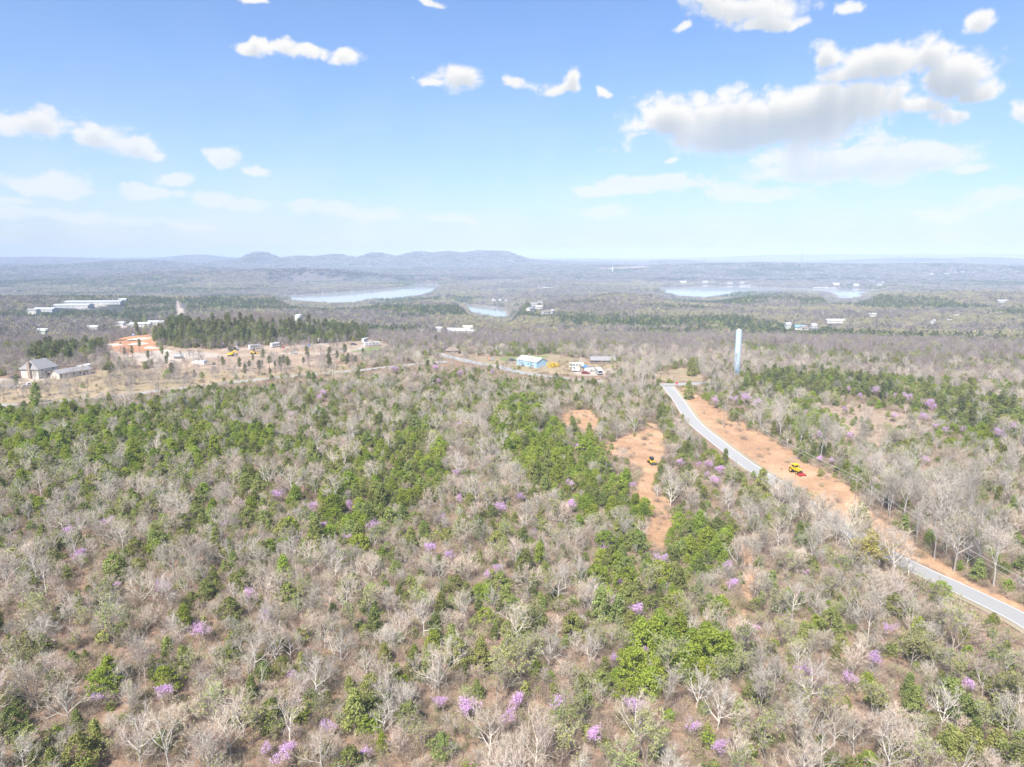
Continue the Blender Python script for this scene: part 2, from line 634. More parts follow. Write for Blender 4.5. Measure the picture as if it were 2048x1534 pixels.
CAMP_TRACKS = [[at(u, v)[:2] for u, v in pl] for pl in (
    [(240, 712), (330, 715), (420, 713), (520, 709), (600, 706), (680, 704), (716, 698), (735, 688), (722, 676)],
    [(450, 700), (560, 696), (640, 690), (662, 680)],
    [(-60, 780), (0, 771), (60, 763), (95, 756), (130, 748), (160, 742)],
    [(-60, 765), (0, 760), (40, 758), (80, 757)])]

# ground cover: (kind, pixel polygon); turned into soil colour on the ground itself and into gaps in the wood
GROUND = [
    ('field', [(-120, 822), (-120, 765), (100, 757), (180, 742), (330, 737), (440, 742), (560, 738), (700, 728), (760, 728), (700, 744), (581, 754), (478, 765), (318, 783), (219, 795), (90, 809)]),
    ('dirt', [(205, 694), (240, 680), (300, 670), (318, 692), (420, 700), (470, 694), (640, 688), (740, 678), (780, 690), (750, 705), (690, 716), (640, 735), (520, 744), (440, 741), (330, 736), (225, 728)]),
    ('red', [(205, 694), (242, 679), (296, 668), (314, 688), (318, 700), (250, 706)]),
    ('gravel', [(270, 706), (320, 702), (420, 704), (440, 712), (360, 722), (300, 726), (268, 718)]),
    ('field', [(905, 706), (960, 712), (1010, 714), (1100, 708), (1240, 732), (1240, 752), (1120, 750), (1040, 744), (960, 726)]),
    ('grass', [(1000, 716), (1050, 710), (1094, 711), (1096, 716), (1010, 722)]),
    ('grass', [(852, 712), (893, 720), (838, 726)]),
    ('grass', [(700, 700), (760, 692), (800, 700), (740, 712)]),
    ('gravel', [(1140, 740), (1230, 740), (1232, 748), (1150, 750)]),
    ('field', [(1302, 742), (1370, 737), (1402, 742), (1404, 762), (1308, 766)]),
    ('mulch', [(1352, 786), (1372, 772), (1420, 806), (1480, 845), (1560, 888), (1620, 928), (1700, 978), (1770, 1040), (1830, 1088), (1900, 1140), (1990, 1186), (2090, 1226),
               (2090, 1250), (1985, 1200), (1911, 1164), (1820, 1120), (1735, 1076), (1558, 960), (1431, 873), (1390, 838)]),
    ('mulch', [(1118, 826), (1185, 822), (1204, 846), (1188, 862), (1130, 852)]),
    ('mulch', [(1196, 890), (1255, 872), (1306, 846), (1334, 876), (1332, 900), (1316, 950), (1298, 985), (1345, 1005), (1352, 1040), (1335, 1098), (1288, 1100), (1304, 1040), (1268, 985), (1284, 944), (1240, 916), (1215, 910)]),
    ('mulch', [(1462, 1080), (1492, 1082), (1512, 1140), (1502, 1210), (1480, 1262), (1462, 1258), (1488, 1190), (1490, 1140)]),
    ('litter', [(1618, 815), (1700, 806), (1800, 826), (1856, 850), (1776, 868), (1752, 905), (1726, 905), (1736, 868), (1690, 880), (1660, 840)]),
    ('gravel', [(351, 601), (358, 601), (371, 640), (358, 640)]),
    ('gravel', [(140, 616), (232, 602), (236, 606), (180, 618)]),
    ('gravel', [(236, 648), (330, 644), (320, 655), (250, 657)]),
    ('litter', [(1186, 536), (1300, 532), (1300, 538), (1200, 541)]),
    ('grass', [(640, 532), (740, 531), (760, 535), (650, 536)]),
    ('grass', [(1000, 525), (1060, 524), (1060, 527), (1010, 528)]),
]
SOIL = {'floor': (0.265, 0.18, 0.122), 'field': (0.37, 0.275, 0.18), 'dirt': (0.42, 0.315, 0.23), 'red': (0.40, 0.21, 0.12), 'gravel': (0.44, 0.37, 0.305),
        'grass': (0.20, 0.23, 0.09), 'mulch': (0.475, 0.30, 0.18), 'litter': (0.36, 0.275, 0.205)}


def cover(x, y, z):
    """per point: index into GROUND of the cover it lies in, or -1"""
    u, v, dep = project(x, y, z)
    wu = (vnoise(x / 6.0, y / 6.0, 31) - 0.5) * 14 * np.clip(260 / np.maximum(dep, 1), 0, 1.6)
    wv = (vnoise(x / 6.0, y / 6.0, 57) - 0.5) * 9 * np.clip(260 / np.maximum(dep, 1), 0, 1.6)
    res = np.full(np.shape(x), -1)
    near = np.hypot(x, y) < 700
    for i, (k, p) in enumerate(GROUND):
        vm = np.mean([q[1] for q in p])
        ok = near if vm > 665 else (~near)
        res[inside(p, u + wu, v + wv) & (dep > 10) & ok] = i
    return res


def build_terrain():
    ang = np.concatenate([np.linspace(-52, 52, 420), np.linspace(54, 306, 70)])
    ang = np.radians(ang)
    rad = np.concatenate([[3, 15, 30, 45, 55], np.geomspace(62, 760, 250), np.geomspace(775, 44000, 210)])
    A, Rr = np.meshgrid(ang, rad)
    X, Y = np.sin(A) * Rr, np.cos(A) * Rr
    Z = height(X, Y)
    nr, na = X.shape
    verts = np.stack([X.ravel(), Y.ravel(), Z.ravel()], 1)
    i, j = np.meshgrid(np.arange(nr - 1), np.arange(na), indexing='ij')
    j2 = (j + 1) % na
    quads = np.stack([i * na + j, i * na + j2, (i + 1) * na + j2, (i + 1) * na + j], -1).reshape(-1, 4)[:, ::-1]
    me = np_mesh('ground', verts, quads)
    x, y, z = verts.T
    r = np.hypot(x, y)
    col = np.tile(np.array(SOIL['floor']), (len(x), 1))
    # far woods seen as one cover: leafless grey-mauve, evergreen patches, a few pastures
    f = np.clip((r - 500) / 400, 0, 1)[:, None]
    n1 = fbm(x / 160, y / 160, 40, 4)
    n2 = fbm(x / 700, y / 420, 44, 4)
    wood = np.array((0.130, 0.113, 0.108))[None] * (0.8 + 0.5 * n1[:, None])
    ever = np.clip((0.6 * n1 + 0.55 * n2 - 0.65) * 9, 0, 1)[:, None]
    wood = wood * (1 - ever) + np.array((0.036, 0.054, 0.036)) * ever
    past = (np.clip((fbm(x / 900, y / 500, 71, 3) - 0.70) * 14, 0, 1) * (r > 5200))[:, None]
    wood = wood * (1 - past) + np.array((0.19, 0.20, 0.11)) * past
    col = col * (1 - f) + wood * f
    cv = cover(x, y, z)
    for k, (kind, p) in enumerate(GROUND):
        col[cv == k] = SOIL[kind]
        if kind in ('mulch', 'dirt', 'litter', 'field'):
            q = cv == k
            w1 = np.clip((fbm(x[q] / 7, y[q] / 7, 83, 4) - 0.38) * 3.2, 0, 1)[:, None]
            col[q] = col[q] * w1 + np.array((0.39, 0.235, 0.135) if kind == 'mulch' else (0.34, 0.25, 0.175)) * (1 - w1) if kind != 'field' else col[q] * w1 + np.array((0.31, 0.25, 0.15)) * (1 - w1)
    for line, w in [(t, 2.6) for t in CAMP_TRACKS]:
        d = seg_dist(line, x, y, closed=False)
        col[d < w] = SOIL['gravel']
    shore = (z > LAKE_Z - 1.0) & (z < LAKE_Z + 2.0) & (r > 1300) & (r < 5200)
    col[shore] = (0.27, 0.215, 0.165)
    at_ = me.color_attributes.new('soil', 'FLOAT_COLOR', 'POINT')
    at_.data.foreach_set('color', np.concatenate([col, np.ones((len(col), 1))], 1).astype(np.float32).ravel())
    me.polygons.foreach_set('use_smooth', np.ones(len(me.polygons), bool))
    m = bpy.data.materials.new('ground')
    m.use_nodes = True
    nt = m.node_tree
    N, L = nt.nodes.new, nt.links.new
    b = nt.nodes['Principled BSDF']
    b.inputs['Roughness'].default_value = 0.95
    b.inputs['Specular IOR Level'].default_value = 0.1
    a = N('ShaderNodeVertexColor')
    a.layer_name = 'soil'
    geo = N('ShaderNodeNewGeometry')
    hs = N('ShaderNodeHueSaturation')
    L(a.outputs[0], hs.inputs['Color'])
    total = None
    for sc_, k in ((1.6, 0.85), (0.22, 0.55), (0.02, 0.3)):
        nz = N('ShaderNodeTexNoise')
        nz.inputs['Scale'].default_value = sc_
        nz.inputs['Detail'].default_value = 6
        nz.inputs['Roughness'].default_value = 0.7
        L(geo.outputs['Position'], nz.inputs['Vector'])
        ma = N('ShaderNodeMath')
        ma.operation = 'MULTIPLY_ADD'
        L(nz.outputs['Fac'], ma.inputs[0])
        ma.inputs[1].default_value = k * 1.6
        if total is None:
            ma.inputs[2].default_value = 1 - 0.8 * 1.70
        else:
            L(total, ma.inputs[2])
        total = ma.outputs[0]
    L(total, hs.inputs['Value'])
    nb = N('ShaderNodeTexNoise')
    nb.inputs['Scale'].default_value = 1.4
    nb.inputs['Detail'].default_value = 6
    L(geo.outputs['Position'], nb.inputs['Vector'])
    bp = N('ShaderNodeBump')
    bp.inputs['Strength'].default_value = 0.5
    bp.inputs['Distance'].default_value = 0.5
    L(nb.outputs['Fac'], bp.inputs['Height'])
    L(bp.outputs[0], b.inputs['Normal'])
    L(hs.outputs[0], b.inputs['Base Color'])
    me.materials.append(m)
    o = bpy.data.objects.new('ground', me)
    COL.objects.link(o)
    tag(o, kind='structure')


build_terrain()


def build_water():
    m = mat('lake_water', (0.34, 0.345, 0.33), rough=0.05, spec=0.5)
    nt = m.node_tree
    N, L = nt.nodes.new, nt.links.new
    b = [n for n in nt.nodes if n.type == 'BSDF_PRINCIPLED'][0]
    b.inputs['IOR'].default_value = 1.33
    geo = N('ShaderNodeNewGeometry')
    nz = N('ShaderNodeTexNoise')
    nz.inputs['Scale'].default_value = 0.03
    nz.inputs['Detail'].default_value = 5
    L(geo.outputs['Position'], nz.inputs['Vector'])
    bp = N('ShaderNodeBump')
    bp.inputs['Strength'].default_value = 0.02
    bp.inputs['Distance'].default_value = 0.5
    L(nz.outputs['Fac'], bp.inputs['Height'])
    L(bp.outputs[0], b.inputs['Normal'])
    mb = MB().poly([(-4300, 1250, LAKE_Z), (4300, 1250, LAKE_Z), (4300, 5300, LAKE_Z), (-4300, 5300, LAKE_Z)], [(0, 1, 2, 3)])
    tag(mb.build('lake', m), kind='structure')


build_water()


def build_haze():
    m = bpy.data.materials.new('haze')
    m.use_nodes = True
    nt = m.node_tree
    nt.nodes.clear()
    out = nt.nodes.new('ShaderNodeOutputMaterial')
    pv = nt.nodes.new('ShaderNodeVolumePrincipled')
    pv.inputs['Color'].default_value = (0.63, 0.75, 0.93, 1)
    pv.inputs['Density'].default_value = HAZE
    pv.inputs['Anisotropy'].default_value = -0.35
    nt.links.new(pv.outputs[0], out.inputs['Volume'])
    h = 46000
    mb = MB().box(-h, h, -h, h, -140, 138)
    tag(mb.build('haze', m), kind='stuff')


HAZE = 1.55e-4
build_haze()


def strip(name, line, off0, off1, lift, m, parent=None):
    """a draped band between two offsets from a centre line"""
    pts = [np.array(p) for p in line]
    v, f = [], []
    for i, p in enumerate(pts):
        t = pts[min(i + 1, len(pts) - 1)] - pts[max(i - 1, 0)]
        t = t / (np.linalg.norm(t) + 1e-9)
        n = np.array([-t[1], t[0]])
        z = hgt(*p) + lift
        for o in (off0, off1):
            q = p + n * o
            v.append((q[0], q[1], z))
    for i in range(len(pts) - 1):
        f.append((2 * i, 2 * i + 2, 2 * i + 3, 2 * i + 1))
    return MB().poly(v, f).build(name, m, parent)


asphalt = mat('asphalt', (0.36, 0.35, 0.335), rough=0.85, var=0.16, var_scale=0.25, space='Generated', bump=0.15, bump_scale=40)
asphalt.node_tree.nodes  # worn, pale chip-seal surface
paint = mat('road_paint', (0.74, 0.73, 0.70), rough=0.7, var=0.12, var_scale=3)
for i, (line, w) in enumerate(ROADS):
    tag(strip('road', line, -w, w, 0.10 + 0.02 * i, asphalt), kind='structure')
    tag(strip('road_verge', line, -w - 1.4, w + 1.4, 0.04 + 0.004 * i, mat('verge', (0.36, 0.30, 0.2), var=0.3, var_scale=0.4, space='Generated')), kind='structure')
for s in (-1, 1):
    o = s * 2.34
    tag(strip('road_edge_line', MAIN_ROAD, o - 0.08, o + 0.08, 0.108, paint), kind='structure')
# ------------------------------------------------------------------ trees
rnd = random.Random(11)
bark_pale = mat('bark_pale', (0.60, 0.55, 0.48), rough=0.9, var=0.22, var_scale=1.2, rand=0.28, hue=0.012, spec=0.1)
bark_dark = mat('bark_dark', (0.30, 0.25, 0.21), rough=0.9, var=0.25, var_scale=1.5, rand=0.25, spec=0.1)
twig_mat = mat('twigs', (0.53, 0.43, 0.335), rough=0.9, var=0.15, var_scale=0.5, rand=0.28, hue=0.02, spec=0.1)
twig_grey = mat('twigs_grey', (0.46, 0.405, 0.335), rough=0.9, var=0.15, var_scale=0.5, rand=0.25, hue=0.015, spec=0.1)
bark_mid = mat('bark_grey', (0.42, 0.38, 0.345), rough=0.9, var=0.2, var_scale=1.2, rand=0.25, spec=0.1)
twig_mid = mat('twigs_mauve', (0.30, 0.255, 0.235), rough=0.9, var=0.15, var_scale=0.5, rand=0.3, hue=0.02, spec=0.1)
cedar_dark = mat('cedar_foliage', (0.130, 0.158, 0.040), rough=0.85, col2=(0.325, 0.345, 0.105), var_scale=1.1, rand=0.30, hue=0.022, spec=0.15, transl=0.12)
cedar_bright = mat('bright_foliage', (0.145, 0.190, 0.024), rough=0.85, col2=(0.340, 0.405, 0.060), var_scale=1.1, rand=0.25, hue=0.015, spec=0.15, transl=0.15)
pine_mat = mat('pine_foliage', (0.095, 0.115, 0.045), rough=0.85, col2=(0.225, 0.240, 0.095), var_scale=1.0, rand=0.28, hue=0.015, spec=0.15, transl=0.1)
bloom_mat = mat('redbud_blossom', (0.62, 0.37, 0.63), rough=0.8, col2=(0.74, 0.52, 0.76), var_scale=2, rand=0.18, hue=0.012, spec=0.1, transl=0.25)
newleaf = mat('new_leaves', (0.32, 0.34, 0.11), rough=0.8, col2=(0.44, 0.44, 0.18), var_scale=1.3, rand=0.2, hue=0.02, spec=0.1, transl=0.3)
yellowleaf = mat('yellow_leaves', (0.46, 0.40, 0.10), rough=0.8, col2=(0.58, 0.52, 0.17), var_scale=1.3, rand=0.12, hue=0.01, spec=0.1, transl=0.3)
brush_mat = mat('brush', (0.40, 0.31, 0.235), rough=0.95, var=0.25, var_scale=1.0, rand=0.35, hue=0.02, spec=0.05)


def rvec(r=rnd):
    while True:
        v = Vector((r.uniform(-1, 1), r.uniform(-1, 1), r.uniform(-1, 1)))
        if 0.05 < v.length < 1: return v.normalized()


def bend_path(r, p, d, length, n, wob, lift):
    pts = [Vector(p)]
    d = Vector(d).normalized()
    for i in range(n):
        d = (d + rvec(r) * wob + Vector((0, 0, lift))).normalized()
        pts.append(pts[-1] + d * (length / n))
    return pts, d


def tangent(pts, i):
    return (pts[min(i + 1, len(pts) - 1)] - pts[max(i - 1, 0)]).normalized()


def side_dir(r, t, spread):
    a = t.cross(rvec(r)).normalized()
    return (t * math.cos(spread) + a * math.sin(spread)).normalized()


def sliver(mb, p, d, L, w, mi, r):
    s = d.cross(rvec(r)).normalized() * w
    o = len(mb.v)
    mb.v.extend([tuple(p - s), tuple(p + s), tuple(p + d * L)])
    mb.f.append((o, o + 1, o + 2))
    mb.m.append(mi)


def flake(mb, c, size, r, mi, out=None):
    """one leaf-sized face, turned any way but mostly outwards"""
    n = rvec(r) if out is None else (out * 0.9 + rvec(r)).normalized()
    a = n.cross(rvec(r)).normalized()
    b = n.cross(a)
    s = size * r.uniform(0.6, 1.25)
    o = len(mb.v)
    mb.v.extend([tuple(c - a * s * 0.55 - b * s * 0.4), tuple(c + a * s * 0.55 - b * s * 0.3), tuple(c + b * s * 0.7 + a * s * r.uniform(-.3, .3))])
    mb.f.append((o, o + 1, o + 2))
    mb.m.append(mi)


def bare_parts(seed, H=12.0, spread=0.75, fork=0.36, limbs=6, sec=5, ter=4, tw=6, thick=1.0, stems=1, leaf=0, leaf_size=0.3, twl=0.85, lift=0.10):
    """trunk mesh builder and crown mesh builder (limbs 0, twigs 1, leaves 2) of a leafless tree"""
    r = random.Random(seed)
    tr, cr = MB(), MB()
    lim = []
    for s in range(stems):
        b = Vector((0, 0, -0.6)) if stems == 1 else Vector((r.uniform(-.3, .3), r.uniform(-.3, .3), -0.6))
        d0 = Vector((r.uniform(-.1, .1), r.uniform(-.1, .1), 1)) if stems == 1 else (Vector((r.uniform(-.45, .45), r.uniform(-.45, .45), 1)))
        top = H * r.uniform(0.68, 0.8)
        pts, d = bend_path(r, b, d0, top, 9, 0.09, 0.04)
        rb = 0.022 * H * thick * (0.7 if stems > 1 else 1.0) * 0.85
        rad = [rb * (1.35 if i == 0 else (1 - 0.088 * i)) for i in range(10)]
        tr.tube(pts, rad, 7)
        for i in range(limbs):
            f = fork + (0.97 - fork) * (i + r.random() * 0.7) / limbs
            k = min(int(f * 9), 8)
            p = pts[k].lerp(pts[k + 1], f * 9 - k)
            t = tangent(pts, k)
            az = 2.4 * i + r.uniform(-.5, .5) + s
            sp = spread * r.uniform(0.75, 1.25) * (1.15 - 0.5 * f)
            ld = (t * math.cos(sp) + Vector((math.cos(az), math.sin(az), 0.1)) * math.sin(sp)).normalized()
            L = H * (0.58 - 0.28 * f) * r.uniform(0.85, 1.2)
            lim.append((p, ld, L, rad[k] * r.uniform(0.6, 0.8)))
        lim.append((pts[-1], d, H * 0.22, rad[-1]))
    for (p, d, L, r0) in lim:
        pts, _ = bend_path(r, p, d, L, 5, 0.20, lift)
        cr.tube(pts, [r0 * (1 - 0.155 * i) for i in range(6)], 5, 0, cap=False)
        for j in range(sec):
            f = 0.25 + 0.75 * (j + r.random()) / sec
            k = min(int(f * 5), 4)
            q = pts[k].lerp(pts[k + 1], f * 5 - k)
            sd_ = side_dir(r, tangent(pts, k), r.uniform(0.45, 1.0))
            L2 = L * r.uniform(0.34, 0.6)
            p2, _ = bend_path(r, q, sd_, L2, 3, 0.24, lift * 0.9)
            r2 = max(r0 * (1 - 0.155 * f * 5) * 0.62, 0.028)
            cr.tube(p2, [r2, r2 * .8, r2 * .6, r2 * .35], 3, 0, cap=False)
            for m_ in range(ter):
                f3 = 0.2 + 0.8 * (m_ + r.random()) / ter
                k3 = min(int(f3 * 3), 2)
                q3 = p2[k3].lerp(p2[k3 + 1], f3 * 3 - k3)
                d3 = side_dir(r, tangent(p2, k3), r.uniform(0.4, 1.0))
                L3 = L2 * r.uniform(0.3, 0.6)
                e3 = q3 + (d3 + Vector((0, 0, 0.15))) * L3
                r3 = max(r2 * 0.45, 0.016)
                cr.tube([q3, q3.lerp(e3, .5) + rvec(r) * 0.06 * L3, e3], [r3, r3 * .75, r3 * .4], 3, 0 if r3 > 0.024 else 1, cap=False)
                for _ in range(tw):
                    q4 = q3.lerp(e3, r.uniform(0.2, 1.0))
                    d4 = (side_dir(r, d3, r.uniform(0.25, 1.0)) + Vector((0, 0, 0.12))).normalized()
                    L4 = twl * r.uniform(0.5, 1.2)
                    sliver(cr, q4, d4, L4, 0.016 * r.uniform(.7, 1.3), 1, r)
                    if leaf and r.random() < leaf:
                        for _k in range(3):
                            flake(cr, q4 + d4 * (L4 * r.uniform(0.3, 1.1)) + rvec(r) * 0.15, leaf_size, r, 2)
    return tr, cr


def ever_parts(seed, H=8.0, Rr=2.0, shape='cone', base=0.06, clumps=115, per=27, size=0.29):
    """trunk and crown of an evergreen: sprays of needles as many small faces through the crown's volume"""
    r = random.Random(seed)
    tr, cr = MB(), MB()
    lean = Vector((r.uniform(-.05, .05), r.uniform(-.05, .05), 1))
    pts, _ = bend_path(r, Vector((0, 0, -0.5)), lean, H * 0.97, 6, 0.03, 0.02)
    rb = 0.018 * H
    tr.tube(pts, [rb * (1.2 - 0.19 * i) for i in range(7)], 6)
    lob = [(r.uniform(0, 6.28), r.uniform(0.2, 0.9), r.uniform(-.35, .35)) for _ in range(7)]
    for i in range(clumps):
        t = base + (1 - base) * (i + r.random()) / clumps
        s = (t - base) / (1 - base)
        if shape == 'cone':
            pr = (1 - s) ** 0.75 * (0.55 + 0.45 * min(1, s * 6)) + 0.04
        elif shape == 'egg':
            pr = math.sin(math.pi * min(1, (0.10 + 0.88 * s)) ** 0.85) ** 0.75
        else:  # layered pine
            pr = (math.sin(math.pi * (0.15 + 0.8 * s)) ** 0.8) * (0.65 + 0.35 * math.sin(s * 26))
        a = r.uniform(0, 2 * math.pi)
        for (la, lt, lk) in lob:
            pr *= 1 + lk * math.exp(-((s - lt) * 4) ** 2) * max(0, math.cos(a - la))
        rho = Rr * pr * math.sqrt(r.uniform(0.30, 1.0)) * r.uniform(0.85, 1.08)
        ax = pts[0].lerp(pts[-1], t)
        out = Vector((math.cos(a), math.sin(a), 0.55)).normalized()
        c = ax + Vector((math.cos(a), math.sin(a), 0)) * rho + Vector((0, 0, 0.1 * rho + r.uniform(-.2, .2)))
        if shape == 'pine' and rho > 0.5 and r.random() < 0.6:
            tr.tube([ax - Vector((0, 0, .2)), c], [0.05, 0.02], 3, 0, cap=False)
        cs = size * r.uniform(0.8, 1.5)
        for _ in range(per):
            off = Vector((r.gauss(0, 1), r.gauss(0, 1), r.gauss(0, 0.7))) * cs * 0.85
            flake(cr, c + off, size, r, 0, (out + off.normalized() * 0.8).normalized() if off.length > 0 else out)
    return tr, cr


def bud_parts(seed, H=5.5, full=0.75):
    r = random.Random(seed)
    tr, cr = bare_parts(seed, H=H, spread=0.85, fork=0.25, limbs=6, sec=4, ter=4, tw=3, stems=2, thick=0.8, lift=0.06)
    bl = MB()
    cent = [Vector((r.uniform(-1, 1) * H * .33, r.uniform(-1, 1) * H * .33, H * r.uniform(.58, .98))) for _ in range(9)]
    tips = [Vector(cr.v[f[2]]) for f, mi in zip(cr.f, cr.m) if mi == 1 and len(f) == 3]
    for t in tips:
        if t.z > H * 0.42 and min((t - c).length for c in cent) < H * 0.22 * full / 0.75:
            for _ in range(4):
                flake(bl, t + rvec(r) * r.uniform(0, 0.6), 0.18, r, 0)
    return tr, cr, bl


# ---- the prototypes: list of dict(kind, trunk mesh, crown mesh, extra mesh, joined mesh, height, radius)
def joined(name, parts):
    """one mesh out of (builder, materials) pairs, for the woods that are too dense to count"""
    mb = MB()
    mats_ = []
    for b, ms in parts:
        ms = ms if isinstance(ms, (list, tuple)) else [ms]
        o = len(mb.v)
        mb.v.extend(b.v)
        mb.f.extend(tuple(o + i for i in f) for f in b.f)
        mb.m.extend(len(mats_) + i for i in b.m)
        mats_ += list(ms)
    me = mb.mesh(name, mats_)
    ob = bpy.data.objects.new(name, me)
    return ob


PROTO = {}


def extent(b):
    a = np.array(b.v)
    return float(a[:, 2].max()), float(np.percentile(np.hypot(a[:, 0], a[:, 1]), 92))


def add_proto(key, kind, trunk, crown, tm, cm, extra=None, em=None, ename=None):
    h, rad = extent(crown)
    p = dict(kind=kind, h=h, r=rad, trunk=trunk.mesh('trunk', tm), crown=crown.mesh('crown', cm))
    if extra is not None:
        p['extra'] = extra.mesh(ename, em)
        p['ename'] = ename
    p['obj'] = joined(kind + '_model', [(trunk, tm), (crown, cm)] + ([(extra, em)] if extra else []))
    PROTO.setdefault(key, []).append(p)


for i, kw in enumerate((dict(H=10.0, spread=1.0, fork=0.24, limbs=9, tw=8), dict(H=9.2, spread=1.1, fork=0.22, limbs=9, thick=1.15, tw=8), dict(H=9.8, spread=0.95, fork=0.26, limbs=9, tw=8),
                        dict(H=8.6, spread=1.0, fork=0.2, limbs=7, stems=2, thick=0.9, tw=7), dict(H=11.0, spread=0.8, fork=0.34, limbs=9, thick=0.9, tw=8),
                        dict(H=10.5, spread=0.75, fork=0.36, limbs=9, thick=0.8, tw=8), dict(H=7.6, spread=0.95, fork=0.2, limbs=7, thick=0.8, stems=2, tw=8),
                        dict(H=9.0, spread=0.9, fork=0.3, limbs=8, thick=0.9, tw=8))):
    t, c = bare_parts(100 + i, **kw)
    pale = i in (0, 1, 3, 4, 7)
    add_proto('bare', 'bare_tree', t, c, bark_pale if pale else bark_dark, [bark_pale if pale else bark_dark, twig_mat if i % 2 == 0 else twig_grey])
for i, kw in enumerate((dict(H=9.8, spread=0.95, fork=0.26, limbs=8, tw=6), dict(H=9.0, spread=1.0, fork=0.24, limbs=8, tw=6), dict(H=11.0, spread=0.85, fork=0.32, limbs=8, thick=0.9, tw=6), dict(H=8.6, spread=1.0, fork=0.2, limbs=6, stems=2, thick=0.9, tw=6))):
    t, c = bare_parts(120 + i, **kw)
    add_proto('mid', 'bare_tree', t, c, bark_mid if i % 2 else bark_dark, [bark_mid if i % 2 else bark_dark, twig_mid])
for i, kw in enumerate((dict(H=14.5, spread=0.7, fork=0.42, limbs=10, thick=0.72, tw=8, sec=6), dict(H=15.5, spread=0.7, fork=0.45, limbs=10, thick=0.72, tw=8, sec=6), dict(H=13.5, spread=0.8, fork=0.38, limbs=10, thick=0.78, tw=8, sec=6))):
    t, c = bare_parts(140 + i, **kw)
    add_proto('tall', 'bare_tree', t, c, bark_mid, [bark_mid, twig_grey])
for i, kw in enumerate((dict(H=10.5, spread=0.7, fork=0.4, limbs=4, sec=3, ter=2, tw=0, thick=1.2), dict(H=9.0, spread=0.9, fork=0.45, limbs=4, sec=2, ter=2, tw=0, thick=1.25))):
    t, c = bare_parts(170 + i, **kw)
    add_proto('dead', 'dead_tree', t, c, mat('bark_bleached', (0.50, 0.46, 0.40), var=0.15, rand=0.15), [mat('bark_bleached', (0.6, 0.56, 0.5)), twig_grey])
for i, (H, Rr, sh) in enumerate(((8.0, 2.5, 'cone'), (7.0, 2.7, 'egg'), (8.2, 2.6, 'cone'), (6.0, 2.4, 'egg'), (7.2, 2.9, 'egg'))):
    t, c = ever_parts(200 + i, H, Rr, sh)
    add_proto('cedar', 'cedar_tree', t, c, bark_dark, cedar_dark)
    t, c = ever_parts(220 + i, H * 0.95, Rr * 1.12, 'egg' if i % 2 else sh, clumps=120)
    add_proto('bright', 'cedar_tree', t, c, bark_dark, cedar_bright)
for i, (H, Rr, b) in enumerate(((12.0, 2.3, 0.42), (13.5, 2.5, 0.48), (10.5, 2.0, 0.36), (12.5, 2.8, 0.38))):
    t, c = ever_parts(240 + i, H, Rr, 'pine', base=b, clumps=80, per=24, size=0.32)
    add_proto('pine', 'pine_tree', t, c, bark_dark, pine_mat)
for i, (H, f) in enumerate(((5.0, 0.55), (5.4, 0.62), (4.4, 0.6), (5.2, 0.45))):
    t, c, b = bud_parts(260 + i, H, f)
    add_proto('redbud', 'redbud_tree', t, c, bark_dark, [bark_dark, twig_mat], b, bloom_mat, 'blossom')
for i, (H, lf) in enumerate(((9.0, 0.35), (8.0, 0.5), (10.0, 0.3))):
    t, c = bare_parts(280 + i, H=H, spread=0.75, fork=0.28, limbs=6, sec=5, ter=4, tw=5, leaf=lf, leaf_size=0.26)
    add_proto('leafing', 'leafing_tree', t, c, bark_dark, [bark_dark, twig_grey, newleaf])
t, c = bare_parts(290, H=8.5, spread=0.9, fork=0.22, limbs=8, sec=5, ter=5, tw=6, leaf=0.75, leaf_size=0.3)
add_proto('yellow', 'leafing_tree', t, c, bark_dark, [bark_dark, twig_grey, yellowleaf])


def brush_model(seed, H, n, mats_, leafy=0.0):
    r = random.Random(seed)
    mb = MB()
    for i in range(n):
        a = r.uniform(0, 6.28)
        p = Vector((math.cos(a), math.sin(a), 0)) * r.uniform(0, 0.55 * H)
        d = (Vector((r.uniform(-.8, .8), r.uniform(-.8, .8), 1))).normalized()
        L = H * r.uniform(0.5, 1.05)
        sliver(mb, p, d, L, 0.02, 0, r)
        for _ in range(3):
            q = p + d * L * r.uniform(0.3, 0.9)
            sliver(mb, q, side_dir(r, d, r.uniform(.4, 1.1)), L * 0.45, 0.014, 0, r)
            if leafy and r.random() < leafy:
                for _k in range(3):
                    flake(mb, q + rvec(r) * 0.3, 0.24, r, 1)
    me = mb.mesh('brush_model', mats_)
    return bpy.data.objects.new('brush_model', me)


BRUSH = [brush_model(300 + i, h, n, [brush_mat, newleaf], lf) for i, (h, n, lf) in enumerate(((2.0, 70, 0), (2.9, 90, 0), (1.6, 60, 0.0), (2.6, 70, 0.2)))]
SAPLING = []
for i in range(3):
    t, c = ever_parts(330 + i, 3.0, 1.05, 'egg', clumps=34, per=13, size=0.3)
    SAPLING.append(joined('sapling_model', [(t, bark_dark), (c, cedar_dark if i else cedar_bright)]))


